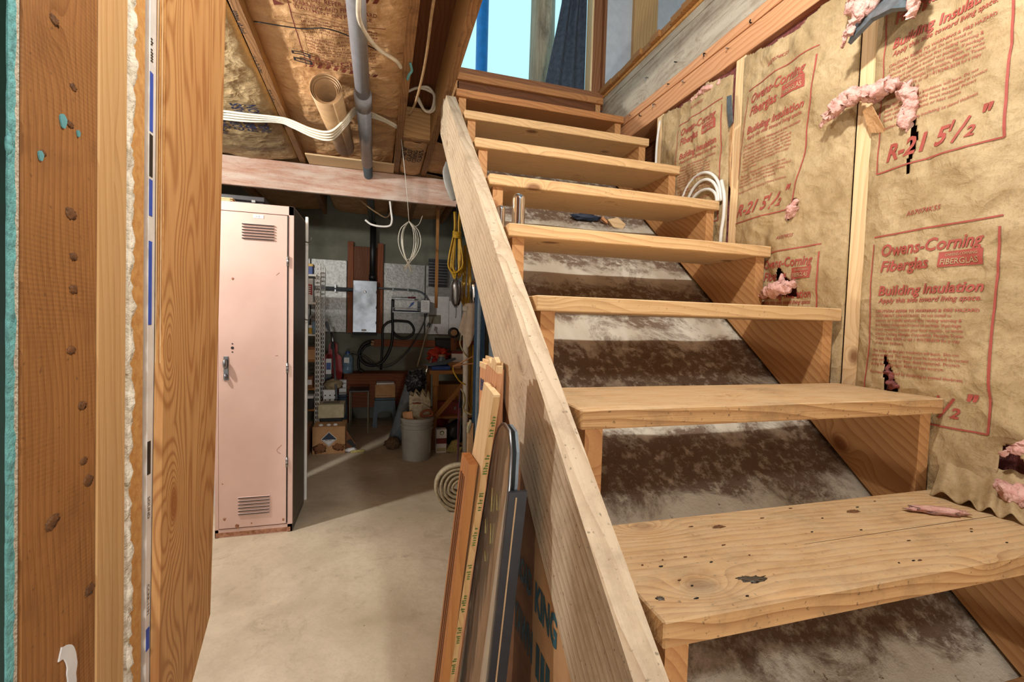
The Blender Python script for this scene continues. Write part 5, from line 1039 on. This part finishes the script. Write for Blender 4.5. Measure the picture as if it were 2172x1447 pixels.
tag(blob('red_rag', (.24, 4.0, .19), (.07, .05, .04), 'red', None, .5, 3, 3, 6), 'small red rag below the red tool chest', 'rag'); box('rag_support', (.20, 3.97, 0), (.28, 4.03, .17), 'black', bpy.data.objects['red_rag'])
tag(blob('orange_cloth', (.215, 4.15, .855), (.105, .07, .07), 'orange_red', None, .55, 3, 4, 9), 'bright orange red cloth heaped on the workbench', 'cloth'); blob('cloth_fold', (.22, 4.15, .79), (.10, .08, .045), 'red', bpy.data.objects['orange_cloth'], .3, 2, 3)
e = carton('dark_bench_box', (.20, 4.25, .7455), (.36, 4.33, 1.02), 'black_plastic', 'dark upright box at the back of the workbench', 'box', lid='black')
e = empty('blue_tray', (.19, 3.78, .745), 'blue plastic tray at the front edge of the workbench', 'tray'); box('base', (.105, 3.72, .7455), (.275, 3.86, .752), 'blue', e); [box('rim', a, b, 'blue', e) for a, b in (((.105, 3.718, .752), (.275, 3.724, .782)), ((.105, 3.856, .752), (.275, 3.862, .782)), ((.102, 3.72, .752), (.108, 3.86, .782)), ((.272, 3.72, .752), (.278, 3.86, .782)))]
e = empty('paddle_blade', (.17, 3.75, .80), 'long grey paddle blade lying across the blue tray', 'blade'); prism('blade', [(.012, .790), (.10, .782), (.24, .800), (.335, .845), (.325, .862), (.22, .835), (.12, .815)], 'y', 3.74, 3.765, 'bluegrey', e)
e = empty('glass_jar', (.225, 3.95, .75), 'round glass jar standing on the workbench', 'jar'); lathe('jar', [(.04, 0), (.045, .01), (.045, .08), (.03, .1), (.03, .11)], 'clearblue', (.225, 3.95, .7455), e, 18); lathe('lid', [(.034, .11), (.034, .128)], 'lino', (.225, 3.95, .7455), e, 18)
e = carton('dark_red_box', (.335, 4.0, .7455), (.50, 4.08, .90), 'leaf', 'white box with dark red band at the right of the workbench', 'box', lid='maroon')
e = carton('brown_bench_box', (.28, 3.86, .7455), (.40, 3.98, .80), 'card', 'flat brown box beside the glass jar', 'box')
e = empty('bench_grinder', (.375, 4.2, .95), 'bench grinder with a pale wheel above the workbench', 'grinder'); rx = Matrix.Rotation(R(90), 3, 'X'); lathe('guard', [(.055, 0), (.055, .05), (.04, .055)], 'black_rubber', (.37, 4.20, 1.085), e, 26, rx); lathe('wheel', [(.033, .05), (.033, .064), (.006, .066)], 'lino', (.37, 4.20, 1.085), e, 22, rx); box('post', (.35, 4.205, .7455), (.41, 4.245, 1.05), 'frame_brown', e, 'z'); tube('rest', [(.378, 4.13, 1.06), (.380, 4.13, .98)], .004, 'steel', e, 6, sm=False)
e = empty('hanging_stick', (.165, 4.0, 1.33), 'unpainted wooden stick hanging from the ceiling near the cords', 'stick'); box('stick', (.150, 3.99, 1.33), (.180, 4.01, 2.30), 'bench_wood', e, 'z'); box('hanger', (.155, 3.985, 2.28), (.175, 4.015, 2.42), 'frame_brown', e, 'z')
# litter beside the labelled box
e = empty('torn_cardboard', (-.60, 3.85, 0), 'crumpled torn cardboard and paper beside the labelled box', 'litter')
prism('flap', [(-.645, .0), (-.60, .0), (-.56, .07), (-.60, .13), (-.64, .20)], 'y', 3.80, 3.81, 'card_dark', e); prism('flap', [(-.64, .10), (-.60, .12), (-.555, .05), (-.58, .045)], 'y', 3.77, 3.775, 'black', e); box('paper_roll', (-.60, 3.74, .002), (-.48, 3.77, .022), 'yellow_bristle', e); blob('paper', (-.60, 3.78, .02), (.05, .03, .018), 'leaf', e, .5, 3, 3, 1)
